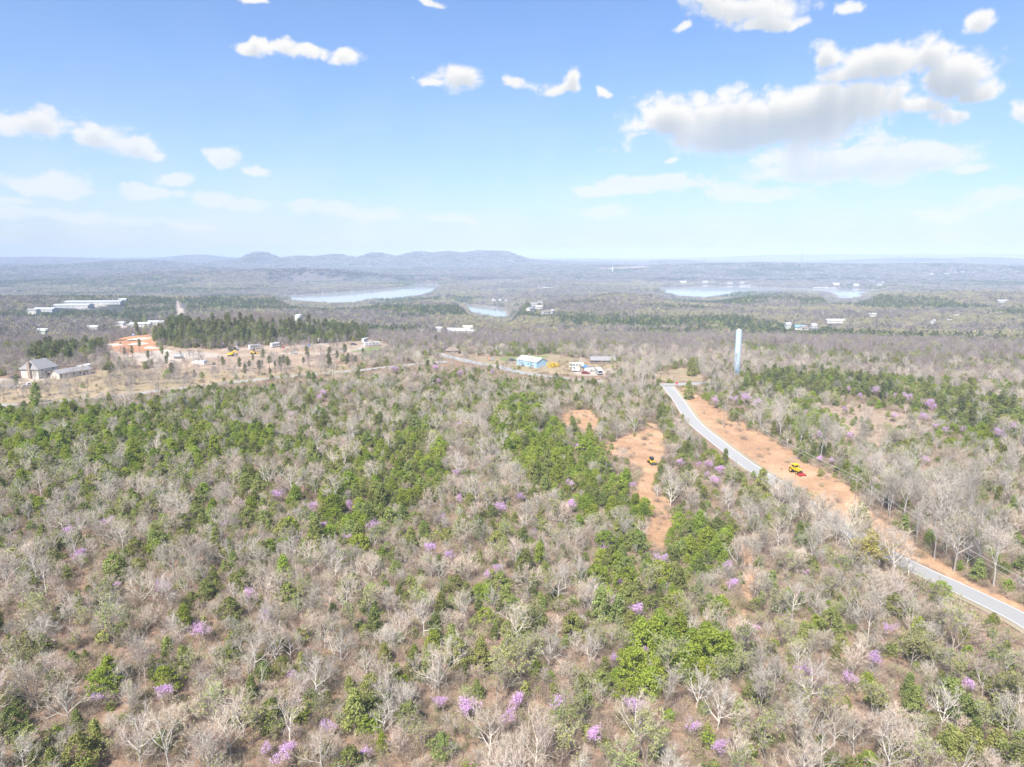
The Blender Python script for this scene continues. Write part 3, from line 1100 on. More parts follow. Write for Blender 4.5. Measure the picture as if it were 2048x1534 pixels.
# simpler trees for the far woods
def far_bare(seed, mats_, H=10.0, n=95, leaf=0, solid=0.2):
    r = random.Random(seed)
    mb = MB()
    for i in range(3):
        e = Vector((r.uniform(-1, 1), r.uniform(-1, 1), H * 0.7))
        mb.tube([(0, 0, 0), e], [0.2, 0.08], 3, 0, cap=False)
    Rr = H * 0.40
    for i in range(n):
        d = rvec(r)
        d.z = abs(d.z) * 1.1 - 0.25
        p = Vector((d.x * Rr, d.y * Rr, H * 0.55 + d.z * H * 0.42)) * 1.0
        q = p * r.uniform(0.72, 1.0)
        dd = (Vector((d.x, d.y, d.z + 0.5)) + rvec(r) * 0.6).normalized()
        sliver(mb, q, dd, r.uniform(1.0, 2.0), 0.09 + solid * r.random(), 1, r)
        if leaf and r.random() < leaf:
            flake(mb, q + dd, 0.9, r, 2)
    me = mb.mesh('far_tree_model', mats_)
    return bpy.data.objects.new('far_tree_model', me)


def far_ever(seed, m, H=9.0, Rr=2.6, n=70, sz=1.0):
    r = random.Random(seed)
    mb = MB()
    mb.tube([(0, 0, 0), (0, 0, H * .5)], 0.15, 3, 1, cap=False)
    for i in range(n):
        s = (i + r.random()) / n
        pr = math.sin(math.pi * (0.12 + 0.85 * s)) ** 0.8
        a = r.uniform(0, 6.28)
        rho = Rr * pr * math.sqrt(r.uniform(.35, 1))
        c = Vector((math.cos(a) * rho, math.sin(a) * rho, 0.6 + s * (H - 0.6)))
        flake(mb, c, sz, r, 0, Vector((math.cos(a), math.sin(a), .6)).normalized())
    me = mb.mesh('far_evergreen_model', [m, bark_dark])
    return bpy.data.objects.new('far_evergreen_model', me)


far_green = mat('far_evergreen_foliage', (0.050, 0.075, 0.040), rough=0.9, col2=(0.105, 0.135, 0.070), var_scale=0.8, rand=0.35, hue=0.015, spec=0.05)
far_grey = mat('far_twigs_grey', (0.225, 0.193, 0.182), rough=0.95, rand=0.42, hue=0.02, spec=0.05)
far_tan = mat('far_twigs_tan', (0.33, 0.275, 0.20), rough=0.95, rand=0.25, hue=0.02, spec=0.05)
far_bud = mat('far_buds', (0.36, 0.34, 0.17), rough=0.9, rand=0.2, hue=0.03, spec=0.05)
FAR_BARE = [far_bare(400 + i, [bark_pale if i % 2 else bark_dark, far_grey], H=h) for i, h in enumerate((9.5, 11.0, 10.0, 8.5))]
FAR_TAN = [far_bare(420 + i, [bark_dark, far_tan, far_bud], H=h, leaf=lf) for i, (h, lf) in enumerate(((10, .12), (9, .3), (10.5, .7)))]
FAR_EVER = [far_ever(440 + i, m, H=h, Rr=q) for i, (m, h, q) in enumerate(((far_green, 9.5, 2.6), (cedar_dark, 8.0, 2.8), (far_green, 11.0, 2.5)))]


def clump_model(seed, mats_, n=16, spread=17.0):
    r = random.Random(seed)
    mb = MB()
    for k in range(n):
        cx, cy = r.uniform(-spread, spread), r.uniform(-spread, spread)
        h, w = r.uniform(6, 11), r.uniform(3.5, 5.5)
        mi = 1 if r.random() < 0.22 else 0
        for i in range(15):
            d = rvec(r)
            c = Vector((cx + d.x * w, cy + d.y * w, h * 0.55 + abs(d.z) * h * 0.45))
            flake(mb, c, 4.6, r, mi, Vector((d.x, d.y, abs(d.z) + .3)).normalized())
    me = mb.mesh('clump_model', mats_)
    return bpy.data.objects.new('clump_model', me)


CLUMP = [clump_model(460 + i, [far_grey if i < 3 else far_green, far_green]) for i in range(5)]


# ---- scattering with geometry nodes, for what nobody could count
def scatter(name, models, pts, rz, scl, pick):
    n = len(pts)
    me = bpy.data.meshes.new(name)
    me.vertices.add(n)
    me.vertices.foreach_set('co', np.asarray(pts, np.float32).ravel())
    for nm, ty, val in (('turn', 'FLOAT_VECTOR', np.stack([np.zeros(n), np.zeros(n), rz], 1)), ('grow', 'FLOAT_VECTOR', scl)):
        a = me.attributes.new(nm, ty, 'POINT')
        a.data.foreach_set('vector', np.asarray(val, np.float32).ravel())
    a = me.attributes.new('pick', 'INT', 'POINT')
    a.data.foreach_set('value', np.asarray(pick, np.int32))
    o = bpy.data.objects.new(name, me)
    COL.objects.link(o)
    coll = bpy.data.collections.new(name + '_models')
    for m in models:
        coll.objects.link(m)
    ng = bpy.data.node_groups.new(name, 'GeometryNodeTree')
    ng.interface.new_socket('Geometry', in_out='INPUT', socket_type='NodeSocketGeometry')
    ng.interface.new_socket('Geometry', in_out='OUTPUT', socket_type='NodeSocketGeometry')
    N, L = ng.nodes.new, ng.links.new
    gi, go = N('NodeGroupInput'), N('NodeGroupOutput')
    ci = N('GeometryNodeCollectionInfo')
    ci.inputs['Collection'].default_value = coll
    ci.inputs['Separate Children'].default_value = True
    ci.inputs['Reset Children'].default_value = True
    ip = N('GeometryNodeInstanceOnPoints')
    ip.inputs['Pick Instance'].default_value = True
    L(gi.outputs[0], ip.inputs['Points'])
    L(ci.outputs[0], ip.inputs['Instance'])

    def attr(nm, ty):
        na = N('GeometryNodeInputNamedAttribute')
        na.data_type = ty
        na.inputs['Name'].default_value = nm
        return [s for s in na.outputs if s.enabled and s.name == 'Attribute'][0]
    L(attr('pick', 'INT'), ip.inputs['Instance Index'])
    er = N('FunctionNodeEulerToRotation')
    L(attr('turn', 'FLOAT_VECTOR'), er.inputs[0])
    L(er.outputs[0], ip.inputs['Rotation'])
    L(attr('grow', 'FLOAT_VECTOR'), ip.inputs['Scale'])
    L(ip.outputs[0], go.inputs[0])
    md = o.modifiers.new('scatter', 'NODES')
    md.node_group = ng
    tag(o, kind='stuff')
    return o
# ------------------------------------------------------------------ where the woods stand
rng = np.random.default_rng(21)

# what must stay in sight: (left, top, right, bottom) in pixels and how far away it stands; nothing tall grows on the line to it
SIGHT = [(1464, 656, 1484, 724, 372), (1576, 918, 1614, 952, 225), (1291, 902, 1317, 930, 232), (1443, 804, 1453, 856, 262), (1704, 955, 1720, 990, 190),
         (1034, 708, 1100, 738, 395), (1098, 722, 1116, 736, 400), (1140, 722, 1210, 752, 385), (488, 684, 574, 702, 480), (446, 696, 484, 716, 470), (58, 722, 104, 760, 430),
         (116, 732, 178, 756, 430), (18, 750, 46, 784, 400), (716, 678, 756, 694, 490), (886, 690, 922, 706, 480), (1334, 757, 1358, 778, 380), (350, 706, 366, 720, 470),
         (1340, 736, 1404, 768, 400), (873, 702, 960, 730, 430), (394, 716, 414, 730, 445), (576, 686, 604, 716, 480), (940, 700, 1030, 722, 440), (1176, 716, 1226, 730, 405)]
SIGHT += [(900, 658, 948, 668, 620), (80, 660, 96, 668, 640), (178, 652, 196, 660, 650)]
HOUSE_SIGHT = []
SIGHT_FAR = [(114, 606, 250, 622), (145, 598, 245, 614), (232, 644, 330, 656), (894, 656, 950, 670), (66, 616, 120, 628), (590, 638, 606, 648), (350, 600, 372, 640),
             (1650, 636, 1690, 650), (1588, 648, 1620, 662), (1574, 644, 1586, 656), (1996, 598, 2014, 606), (1608, 644, 1640, 660), (160, 668, 200, 676)]
# stretches of road and cleared ground that show in the photograph
OPEN = [[(1700, 980), (1770, 1040), (1830, 1088), (1900, 1140), (2060, 1212), (2060, 1238), (1985, 1198), (1900, 1154), (1820, 1108), (1735, 1064)],
        [(1356, 786), (1372, 776), (1420, 812), (1480, 850), (1560, 893), (1620, 932), (1680, 968), (1700, 990), (1640, 985), (1570, 962), (1500, 926), (1431, 885), (1388, 846)],
        [(1390, 848), (1400, 840), (1450, 880), (1560, 950), (1545, 968), (1480, 930), (1420, 885)],
        [(1905, 1165), (1950, 1180), (2060, 1228), (2060, 1268), (2000, 1225), (1915, 1190)],
        [(1328, 766), (1350, 762), (1366, 772), (1352, 800), (1340, 785)],
        [(1204, 892), (1255, 876), (1306, 850), (1328, 878), (1324, 900), (1308, 948), (1292, 985), (1272, 980), (1288, 944), (1240, 914), (1215, 908)],
        [(1122, 828), (1184, 826), (1196, 846), (1184, 858), (1134, 850)],
        [(-60, 765), (100, 757), (330, 742), (420, 745), (560, 742), (700, 730), (640, 742), (478, 760), (318, 778), (219, 789), (90, 804), (-60, 806)],
        [(205, 694), (242, 679), (296, 668), (314, 688), (318, 700), (300, 716), (250, 706)],
        [(320, 702), (450, 698), (640, 690), (720, 690), (700, 715), (600, 735), (520, 742), (440, 730), (330, 722)],
        [(1480, 1085), (1498, 1085), (1510, 1140), (1500, 1190), (1488, 1180)], [(1295, 1060), (1335, 1055), (1325, 1095), (1292, 1095)],
        
        [(960, 728), (1100, 740), (1130, 744), (1140, 752), (1040, 750), (960, 735)], [(440, 768), (560, 754), (700, 741), (860, 723), (860, 729), (700, 748), (560, 760), (440, 773)],
        [(220, 794), (320, 781), (320, 786), (220, 799)]]

# evergreen patches: (chance of evergreen, share of them that is bright green, pixel polygon of their bases)
GREEN = [
    (0.80, 0.75, [(-200, 835), (-200, 1010), (60, 985), (130, 965), (330, 960), (480, 930), (570, 915), (555, 880), (480, 862), (330, 835), (200, 806), (90, 818)]),
    (0.55, 0.30, [(90, 815), (330, 790), (480, 775), (560, 790), (470, 860), (200, 830)]),
    (0.86, 0.50, [(560, 1095), (600, 1040), (660, 960), (700, 910), (760, 880), (850, 850), (900, 900), (880, 960), (820, 1020), (760, 1090), (690, 1135), (600, 1130)]),
    (0.90, 0.80, [(975, 810), (1060, 800), (1110, 850), (1190, 885), (1210, 930), (1270, 985), (1330, 1030), (1290, 1075), (1190, 1060), (1120, 1000), (1030, 960), (985, 890)]),
    (0.88, 0.50, [(1180, 1100), (1280, 1095), (1350, 1060), (1460, 1070), (1460, 1130), (1380, 1200), (1320, 1290), (1220, 1320), (1190, 1200)]),
    (0.97, 1.00, [(1226, 1360), (1240, 1320), (1300, 1290), (1390, 1300), (1470, 1320), (1460, 1372), (1390, 1392), (1270, 1408)]),
    (0.85, 0.90, [(730, 1340), (760, 1300), (900, 1290), (900, 1330), (800, 1350)]),
    (0.60, 0.10, [(640, 1420), (780, 1400), (860, 1450), (800, 1534), (640, 1534)]),
    (0.60, 0.10, [(1880, 1400), (2090, 1380), (2090, 1580), (1900, 1560)]),
    (0.85, 0.12, [(1480, 765), (1560, 752), (1800, 768), (1960, 808), (2090, 840), (2090, 905), (1950, 880), (1850, 832), (1700, 806), (1500, 800)]),
    (0.70, 0.80, [(1500, 806), (1640, 805), (1690, 880), (1600, 880), (1540, 840)]),
    (0.75, 0.85, [(1856, 868), (1960, 868), (2000, 905), (1900, 910)]),
    (0.55, 0.20, [(1540, 880), (1600, 920), (1720, 990), (1740, 975), (1640, 900), (1560, 865)]),
    (0.45, 0.10, [(560, 940), (660, 900), (900, 780), (1000, 760), (1000, 850), (850, 850), (680, 960)]),
]
REDBUDS = [(1420, 925), (1398, 918), (1440, 938), (1432, 958), (1412, 942), (1110, 945), (1140, 965), (1145, 1005), (1210, 1085), (1240, 1145), (1465, 1155), (1235, 1195), (1270, 1210), (1500, 1245), (1700, 1350),
           (1750, 1310), (1385, 1425), (1265, 1395), (1190, 1450), (1010, 1425), (1035, 1385), (975, 1135), (995, 1125), (530, 1478), (575, 1475), (560, 1505), (880, 1380), (940, 1402), (900, 1520), (480, 1000), (620, 1010), (215, 1045), (250, 1055), (160, 1105), (535, 1220), (505, 1180), (140, 1060), (750, 1045), (860, 1090), (920, 985), (1005, 1010), (880, 760), (920, 746), (872, 736),
           (790, 740), (650, 785), (640, 792), (985, 740), (1430, 802), (1465, 800), (1490, 800), (1512, 806), (1690, 782), (1720, 788), (1750, 786), (1780, 795), (1812, 800), (1852, 810), (1866, 812), (1845, 835),
           (1690, 815), (1790, 830), (1640, 866), (1660, 915), (1640, 912), (1700, 870), (1892, 860), (1922, 856), (2000, 872), (2032, 858), (1780, 1250), (1220, 930), (1265, 960), (1040, 985), (900, 1100), (1320, 1110),
           (400, 1255), (330, 1170), (1110, 1395), (1610, 1330), (1440, 1475), (330, 1375), (660, 1440), (730, 1480), (1280, 1290), (880, 1030), (700, 1000), (560, 985), (1850, 915), (1160, 890), (1360, 920)]
LEAFING = [(1690, 1105), (1100, 1030), (1620, 1000), (1560, 1050), (1600, 1085), (1370, 1215), (1210, 1210), (1120, 1445), (990, 1370), (1045, 1335), (1060, 1300), (1005, 1335), (1530, 1205), (1560, 1255),
           (1482, 1300), (1450, 1340), (1530, 1480), (1290, 1500), (1175, 1410), (1820, 1300), (1900, 1280), (1985, 1330), (840, 1200), (700, 1230), (610, 1180), (1340, 1340), (230, 1260), (60, 1330),
           (420, 1440), (1090, 672), (1066, 668), (905, 660), (935, 672), (1020, 690), (1170, 706), (1122, 706), (1226, 730), (1590, 738), (600, 745), (1460, 960), (1890, 1055), (1960, 1080), (1750, 980), (745, 800),
           (980, 905), (1300, 1170), (1660, 1180), (1740, 1400), (1620, 1420), (905, 840), (80, 740), (1660, 800), (1236, 690), (1196, 690), (850, 690), (820, 698)]
TALL = [(1741, 1008), (1776, 1027), (1806, 1044), (1832, 1077), (1869, 1118), (1908, 1143), (1956, 1152), (1987, 1172), (1870, 1060), (1900, 1040), (1935, 1060), (1320, 752), (1402, 772), (1468, 758), (1430, 790),
        (1520, 860), (1600, 905), (1640, 925), (1560, 880), (1310, 770), (1285, 775)]
FIELD_BARE = [(19, 800), (37, 795), (47, 795), (57, 798), (121, 790), (131, 791), (139, 795), (156, 788), (175, 784), (217, 781), (100, 791), (93, 770), (166, 756), (112, 774), (142, 785), (152, 768), (183, 760),
              (234, 761), (242, 754), (277, 768), (287, 766), (300, 768), (313, 769), (325, 761), (341, 769), (357, 768), (431, 758), (627, 715), (619, 735), (656, 732), (748, 722), (762, 717), (8, 790), (70, 772),
              (205, 755), (255, 745), (270, 742), (300, 741), (320, 743), (345, 741), (375, 745), (395, 741), (250, 770), (365, 725), (335, 700), (30, 760), (12, 745), (880, 735), (905, 738), (945, 742), (968, 745), (1015, 752), (930, 728),
              (1020, 735), (1062, 744)]
FIELD_PINE = [(448, 741), (480, 744), (499, 742), (525, 734), (539, 739), (551, 737), (561, 739), (569, 739), (579, 736), (607, 731), (674, 725), (697, 732), (712, 729), (727, 715), (662, 742), (541, 757),
              (519, 751), (491, 757), (250, 716), (325, 713), (335, 722), (405, 690), (280, 705), (855, 745), (845, 720), (870, 712), (872, 693), (862, 690)]
KNOB = [(300, 700), (310, 672), (345, 655), (440, 650), (560, 655), (720, 668), (760, 690), (700, 688), (560, 686), (420, 698)]
LEFT_PINES = [(60, 735), (70, 712), (160, 700), (215, 690), (290, 668), (300, 680), (240, 700), (205, 712), (150, 725)]


def sight_ok(x, y, z, h, r, open_keep=0.12):
    """whether a tree of height h and crown radius r may stand at (x, y, z)"""
    hits = np.zeros(x.shape, bool)
    hard = np.zeros(x.shape, bool)
    d0 = np.hypot(x, y)
    for fh in (0.25, 0.55, 0.85, 1.0):
        for fr in (-0.8, 0.0, 0.8):
            if fh == 0.25 and fr != 0:
                continue
            rr_ = r * fr * (0.6 if fh == 1.0 else 1.0)
            u, v, dep = project(x + rr_, y, z + h * fh)
            for (a, b, c, d, dist) in SIGHT:
                hard |= (u > a) & (u < c) & (v > b) & (v < d) & (d0 < dist)
            for p in OPEN:
                hits |= inside(p, u, v)
    return ~hard & (~hits | (rng.random(x.shape) < open_keep))


trees = []            # dict per candidate tree


def add_tree(kind, key, x, y, scale, z=None, pick=None):
    p = PROTO[key]
    i = int(rng.integers(len(p))) if pick is None else pick
    trees.append(dict(kind=kind, key=key, i=i, x=float(x), y=float(y), z=float(hgt(x, y) if z is None else z), s=scale, rz=float(rng.uniform(0, 6.283)), forced=z is None))


for (u, v) in REDBUDS:
    p = at(u, v + 8)
    dist = math.hypot(p.x, p.y)
    q = at(u, min(v + 3.2 / dist * FPX, 1600))
    add_tree('redbud_tree', 'redbud', q.x, q.y, rng.uniform(0.5, 0.85) * (1.45 if v < 880 else 1.0))
for k, (u, v) in enumerate(LEAFING):
    p = at(u, v + 4)
    dist = math.hypot(p.x, p.y)
    q = at(u, min(v + 3.5 / dist * FPX, 1600))
    if k == 0:
        q = at(1734, 1150)
        add_tree('leafing_tree', 'yellow', q.x, q.y, 1.05)
    else:
        add_tree('leafing_tree', 'leafing', q.x, q.y, rng.uniform(0.6, 0.95))
for (u, v) in TALL:
    q = at(u, v)
    add_tree('bare_tree', 'tall', q.x, q.y, rng.uniform(0.85, 1.05))
for (u, v) in FIELD_BARE:
    q = at(u, v)
    add_tree('bare_tree', 'tall' if rng.random() < 0.3 else 'mid', q.x, q.y, rng.uniform(0.6, 0.85))
for (u, v) in FIELD_PINE:
    q = at(u, v)
    add_tree('pine_tree', 'pine', q.x, q.y, rng.uniform(0.42, 0.75))
for (u, v, s) in ((73, 806, 1.25), (1377, 798, 1.15), (1520, 985, 1.0), (1592, 1014, 0.75), (1722, 1062, 1.0), (1383, 752, 1.3), (1391, 748, 1.2)):
    q = at(u, v)
    add_tree('cedar_tree', 'cedar', q.x, q.y, s, pick=0 if s < 1.2 else 2)
# the row of trees on the near side of the road that hides its middle stretch
for k in range(0, len(MAIN_ROAD) - 1):
    x0_, y0_ = MAIN_ROAD[k]
    uu, vv, _d = project(x0_, y0_, hgt(x0_, y0_))
    if 1600 < uu < 1895:
        tx_, ty_ = MAIN_ROAD[k + 1][0] - x0_, MAIN_ROAD[k + 1][1] - y0_
        ln_ = math.hypot(tx_, ty_)
        nx_, ny_ = -ty_ / ln_, tx_ / ln_
        sg = 1 if (nx_ * x0_ + ny_ * y0_) < 0 else -1
        for off in (4.5, 7.5):
            o_ = off + rng.uniform(-.6, 1.5)
            add_tree('bare_tree', 'bare', x0_ + sg * nx_ * o_ + rng.uniform(-1, 1), y0_ + sg * ny_ * o_ + rng.uniform(-1, 1), rng.uniform(0.7, 1.0))
for t in trees:            # the redbuds that show in the middle distance stay in view
    if t['kind'] == 'redbud_tree':
        uu, vv, _d = project(t['x'], t['y'], t['z'] + 3.4 * t['s'])
        if vv < 1010:
            SIGHT.append((float(uu) - 9, float(vv) - 7, float(uu) + 9, float(vv) + 6, math.hypot(t['x'], t['y']) - 2.5))
forced_xy = np.array([(t['x'], t['y']) for t in trees])

# the wood on the hilltop, on a jittered grid
step = 2.85
gx, gy = np.meshgrid(np.arange(-640, 640, step), np.arange(38, 720, step))
gx = (gx + rng.uniform(-.48, .48, gx.shape) * step).ravel()
gy = (gy + rng.uniform(-.48, .48, gy.shape) * step).ravel()
rr_ = np.hypot(gx, gy)
ok = (rr_ > 52) & (rr_ < 700) & (np.abs(np.arctan2(gx, gy)) < R(50)) & (rng.random(gx.shape) > 0.10)
gx, gy, rr_ = gx[ok], gy[ok], rr_[ok]
gz = height(gx, gy)
gu, gv, gd = project(gx, gy, gz)
cv = cover(gx, gy, gz)
roadd = np.full(gx.shape, 1e9)
for line, w in ROADS:
    roadd = np.minimum(roadd, seg_dist(line, gx, gy, closed=False) - w)
for line in CAMP_TRACKS:
    roadd = np.minimum(roadd, seg_dist(line, gx, gy, closed=False) - 2.0)
pe = 0.27 + 0.35 * np.clip((fbm(gx / 55, gy / 55, 90, 3) - 0.52) * 5, 0, 1)
pe = np.where(rr_ > 420, 0.10 + 0.6 * np.clip((fbm(gx / 90, gy / 70, 91, 3) - 0.50) * 7, 0, 1), pe)
pb = np.full(gx.shape, 0.16)
for (a, b, poly) in GREEN:
    m = inside(poly, gu, gv)
    pe[m], pb[m] = a, b
for poly, a in ((KNOB, 0.58), (LEFT_PINES, 0.75)):
    pe[inside(poly, gu, gv)] = a
pine_zone = inside(KNOB, gu, gv) | inside(LEFT_PINES, gu, gv) | inside(GREEN[9][2], gu, gv)
u_ = rng.random(gx.shape)
ever = u_ < pe
rest = (u_ - pe) / (1 - pe)
keyname = np.where(ever, np.where(rng.random(gx.shape) < pb, 'bright', np.where(pine_zone & (rng.random(gx.shape) < 0.35), 'pine', 'cedar')),
                   np.where(rest < 0.022, 'redbud', np.where(rest < np.where((gv > 1150) & (gu > 850), 0.15, 0.09), 'leafing', np.where(rest < np.where((gv > 1150) & (gu > 850), 0.162, 0.102), 'dead', 'bare'))))
keyname = np.where((keyname == 'bare') & (rr_ + rng.uniform(-70, 70, gx.shape) > 450), 'mid', keyname)
right_tall = (gu > 1600) & (gv > 880) & (gv < 1150) & (keyname == 'bare') & (rng.random(gx.shape) < 0.2)
keyname = np.where(right_tall, 'tall', keyname)
scl = 0.31 + 0.51 * rng.random(gx.shape) ** 2.0
scl = np.where(np.isin(keyname, ['cedar', 'bright']), 0.31 + 0.47 * rng.random(gx.shape) ** 1.5, scl)
hh = np.array([PROTO[k][0]['h'] for k in keyname]) * scl
cr_ = np.array([PROTO[k][0]['r'] for k in keyname]) * scl
litter = np.zeros(gx.shape, bool)
for k, (kind, p) in enumerate(GROUND):
    if kind == 'litter':
        litter |= cv == k
keep = (roadd > 2.2) & ((cv < 0) | (rng.random(gx.shape) < np.where(litter, 0.13, 0.02))) & sight_ok(gx, gy, gz, hh, cr_)
dmin = np.full(gx.shape, 1e9)
for (fx, fy) in forced_xy:
    dmin = np.minimum(dmin, (gx - fx) ** 2 + (gy - fy) ** 2)
keep &= dmin > 3.0 ** 2
KINDNAME = dict(bare='bare_tree', mid='bare_tree', tall='bare_tree', dead='dead_tree', cedar='cedar_tree', bright='cedar_tree', pine='pine_tree', redbud='redbud_tree', leafing='leafing_tree', yellow='leafing_tree')
for k in np.nonzero(keep)[0]:
    add_tree(KINDNAME[keyname[k]], keyname[k], gx[k], gy[k], float(scl[k]), z=gz[k])

# thin trees standing about the open field and the campground
m = 1500
fa, fr = rng.uniform(-R(44), R(2), m), np.sqrt(rng.uniform(300 ** 2, 560 ** 2, m))
fx_, fy_ = np.sin(fa) * fr, np.cos(fa) * fr
fz_ = height(fx_, fy_)
fc = cover(fx_, fy_, fz_)
frd = np.full(m, 1e9)
for line, w in ROADS:
    frd = np.minimum(frd, seg_dist(line, fx_, fy_, closed=False) - w)
for line in CAMP_TRACKS:
    frd = np.minimum(frd, seg_dist(line, fx_, fy_, closed=False) - 2.5)
OPEN_KEEP, OPEN[:] = list(OPEN), []
fs = rng.uniform(0.5, 0.85, m)
fk = np.isin(fc, [i for i, (k, p) in enumerate(GROUND) if k in ('field', 'dirt')]) & (frd > 1.5) & sight_ok(fx_, fy_, fz_, 9.5 * fs, 2.5 * fs) & (rng.random(m) < 0.55)
OPEN[:] = OPEN_KEEP
for k in np.nonzero(fk)[0]:
    kk_ = 'pine' if rng.random() < 0.1 else 'mid'
    add_tree(KINDNAME[kk_], kk_, fx_[k], fy_[k], float(fs[k]), z=fz_[k])

# evergreens close up in their own patches
m = 26000
ex_a, ex_r = rng.uniform(-R(44), R(44), m), np.sqrt(rng.uniform(70 ** 2, 660 ** 2, m))
ex, ey = np.sin(ex_a) * ex_r, np.cos(ex_a) * ex_r
ez = height(ex, ey)
eu, ev_, _d = project(ex, ey, ez)
zone = np.full(m, '', dtype=object)
for (a, b, poly) in GREEN:
    w_ = inside(poly, eu, ev_) & (rng.random(m) < a * (0.72 if poly is not GREEN[5][2] else 1.0))
    zone[w_] = np.where(rng.random(int(w_.sum())) < b, 'bright', 'cedar')
for poly in (KNOB, LEFT_PINES):
    w_ = inside(poly, eu, ev_) & (rng.random(m) < 0.75)
    zone[w_] = np.where(rng.random(int(w_.sum())) < 0.4, 'pine', 'cedar')
grove = inside(GREEN[5][2], eu, ev_)
er_ = np.full(m, 1e9)
for line, w in ROADS:
    er_ = np.minimum(er_, seg_dist(line, ex, ey, closed=False) - w)
knob_ = inside(KNOB, eu, ev_) | inside(LEFT_PINES, eu, ev_) | inside(GREEN[9][2], eu, ev_)
es = np.where(grove | knob_, rng.uniform(0.72, 1.08, m), rng.uniform(0.42, 0.95, m))
# keep them from standing on one another
cell_ = {}
free = np.zeros(m, bool)
for k in range(m):
    if zone[k] == '':
        continue
    c0 = (int(ex[k] // 2.2), int(ey[k] // 2.2))
    if all(c not in cell_ for c in ((c0[0] + i, c0[1] + j) for i in (0, 1) for j in (0, 1))):
        cell_[c0] = True
        free[k] = True
kk = free & (zone != '') & (er_ > 2.5) & (cover(ex, ey, ez) < 0) & sight_ok(ex, ey, ez, 8 * es, 2.4 * es)
for k in np.nonzero(kk)[0]:
    add_tree(KINDNAME[zone[k]], zone[k], ex[k], ey[k], float(es[k]), z=ez[k])

# the largest of each kind stand as trees of their own; the rest of the wood is one mass per kind
LIMIT = dict(bare_tree=292, dead_tree=30, cedar_tree=296, pine_tree=110, redbud_tree=125, leafing_tree=95)
for t in trees:
    p = PROTO[t['key']][t['i']]
    t['H'], t['r'] = p['h'] * t['s'], p['r'] * t['s']
    u, v, d = project(t['x'], t['y'], t['z'] + 0.6 * t['H'])
    t['u'], t['v'], t['d'] = float(u), float(v), float(d)
    t['px'] = t['r'] * FPX / max(d, 1) if (-5 < u < 2053 and 500 < v < 1545 and d > 0) else 0.0
single, mass = [], []
for kind, lim in LIMIT.items():
    g = [t for t in trees if t['kind'] == kind]
    g.sort(key=lambda t: -(t['px'] + (1000 if t['forced'] and t['px'] > 0 else 0)))
    take = [t for t in g[:lim] if t['px'] > 0]
    single += take
    ids = {id(t) for t in take}
    mass += [t for t in g if id(t) not in ids]

# ---- how each single tree is told from the others
ROWN = [(1460, 'along the bottom edge'), (1380, 'close to the bottom'), (1300, 'low in the wood'), (1220, 'below the middle'), (1140, 'midway down the wood'), (1060, 'in the middle wood'), (980, 'above the middle'),
        (900, 'high in the wood'), (835, 'near the far edge'), (785, 'on the far edge'), (765, 'just past the edge'), (745, 'past the edge'), (725, 'well past the edge'), (0, 'far off')]
PLACES = [(120, 'by the stone house'), (230, 'on the tan field'), (330, 'below the graded earth'), (450, 'below the gravel lane'), (600, 'below the travel trailers'), (760, 'below the campground'), (1000, 'by the pavilion'),
          (1150, 'by the blue building'), (1290, 'by the motorhome'), (1480, 'by the junction'), (1700, 'right of the standpipe'), (9999, 'at far right')]
COLN = ['at far left', 'at left', 'left of centre', 'just left of centre', 'just right of centre', 'right of centre', 'at right', 'at far right']
ORD = ['first', 'second', 'third', 'fourth', 'fifth', 'sixth', 'seventh', 'eighth', 'ninth', 'tenth', 'eleventh', 'twelfth', 'thirteenth', 'fourteenth', 'fifteenth', 'sixteenth',
       'seventeenth', 'eighteenth', 'nineteenth', 'twentieth', 'twenty-first', 'twenty-second', 'twenty-third', 'twenty-fourth', 'twenty-fifth', 'twenty-sixth', 'twenty-seventh', 'twenty-eighth', 'twenty-ninth', 'thirtieth']
LAND = [(1595, 937, 'the yellow tractor'), (1303, 915, 'the small track loader'), (1475, 745, 'the blue standpipe'), (1448, 852, 'the transformer pole'), (1353, 775, 'the red sign'),
        (1066, 738, 'the blue metal building'), (1196, 750, 'the white motorhome'), (80, 755, 'the grey roofed house'), (905, 706, 'the pavilion'), (508, 700, 'the parked trailers'), (1734, 1120, 'the yellow tree')]


def look(t):
    p = PROTO[t['key']][t['i']]
    k = t['kind']
    size = 'large' if t['H'] > 0.95 * p['h'] * 1.0 else ('small' if t['H'] < 0.75 * p['h'] else 'middling')
    if k == 'bare_tree':
        shape = 'tall' if t['key'] == 'tall' else ('broad' if t['r'] / t['H'] > 0.36 else 'slender')
        tone = 'grey' if t['key'] in ('mid', 'tall') else 'pale' if t['i'] in (0, 1, 3, 4, 7) else 'dark'
        return f'{size} {tone} {shape} bare tree' if t['key'] != 'tall' else 'tall grey bare tree'
    if k == 'cedar_tree':
        return f"{size} {'bright' if t['key'] == 'bright' else 'olive'} green cedar"
    if k == 'pine_tree':
        return f'{size} dark pine'
    if k == 'redbud_tree':
        return f'{size} pink redbud'
    if k == 'dead_tree':
        return f'{size} bleached dead tree'
    return 'bright yellow leafing tree' if t['key'] == 'yellow' else f'{size} pale green leafing tree'


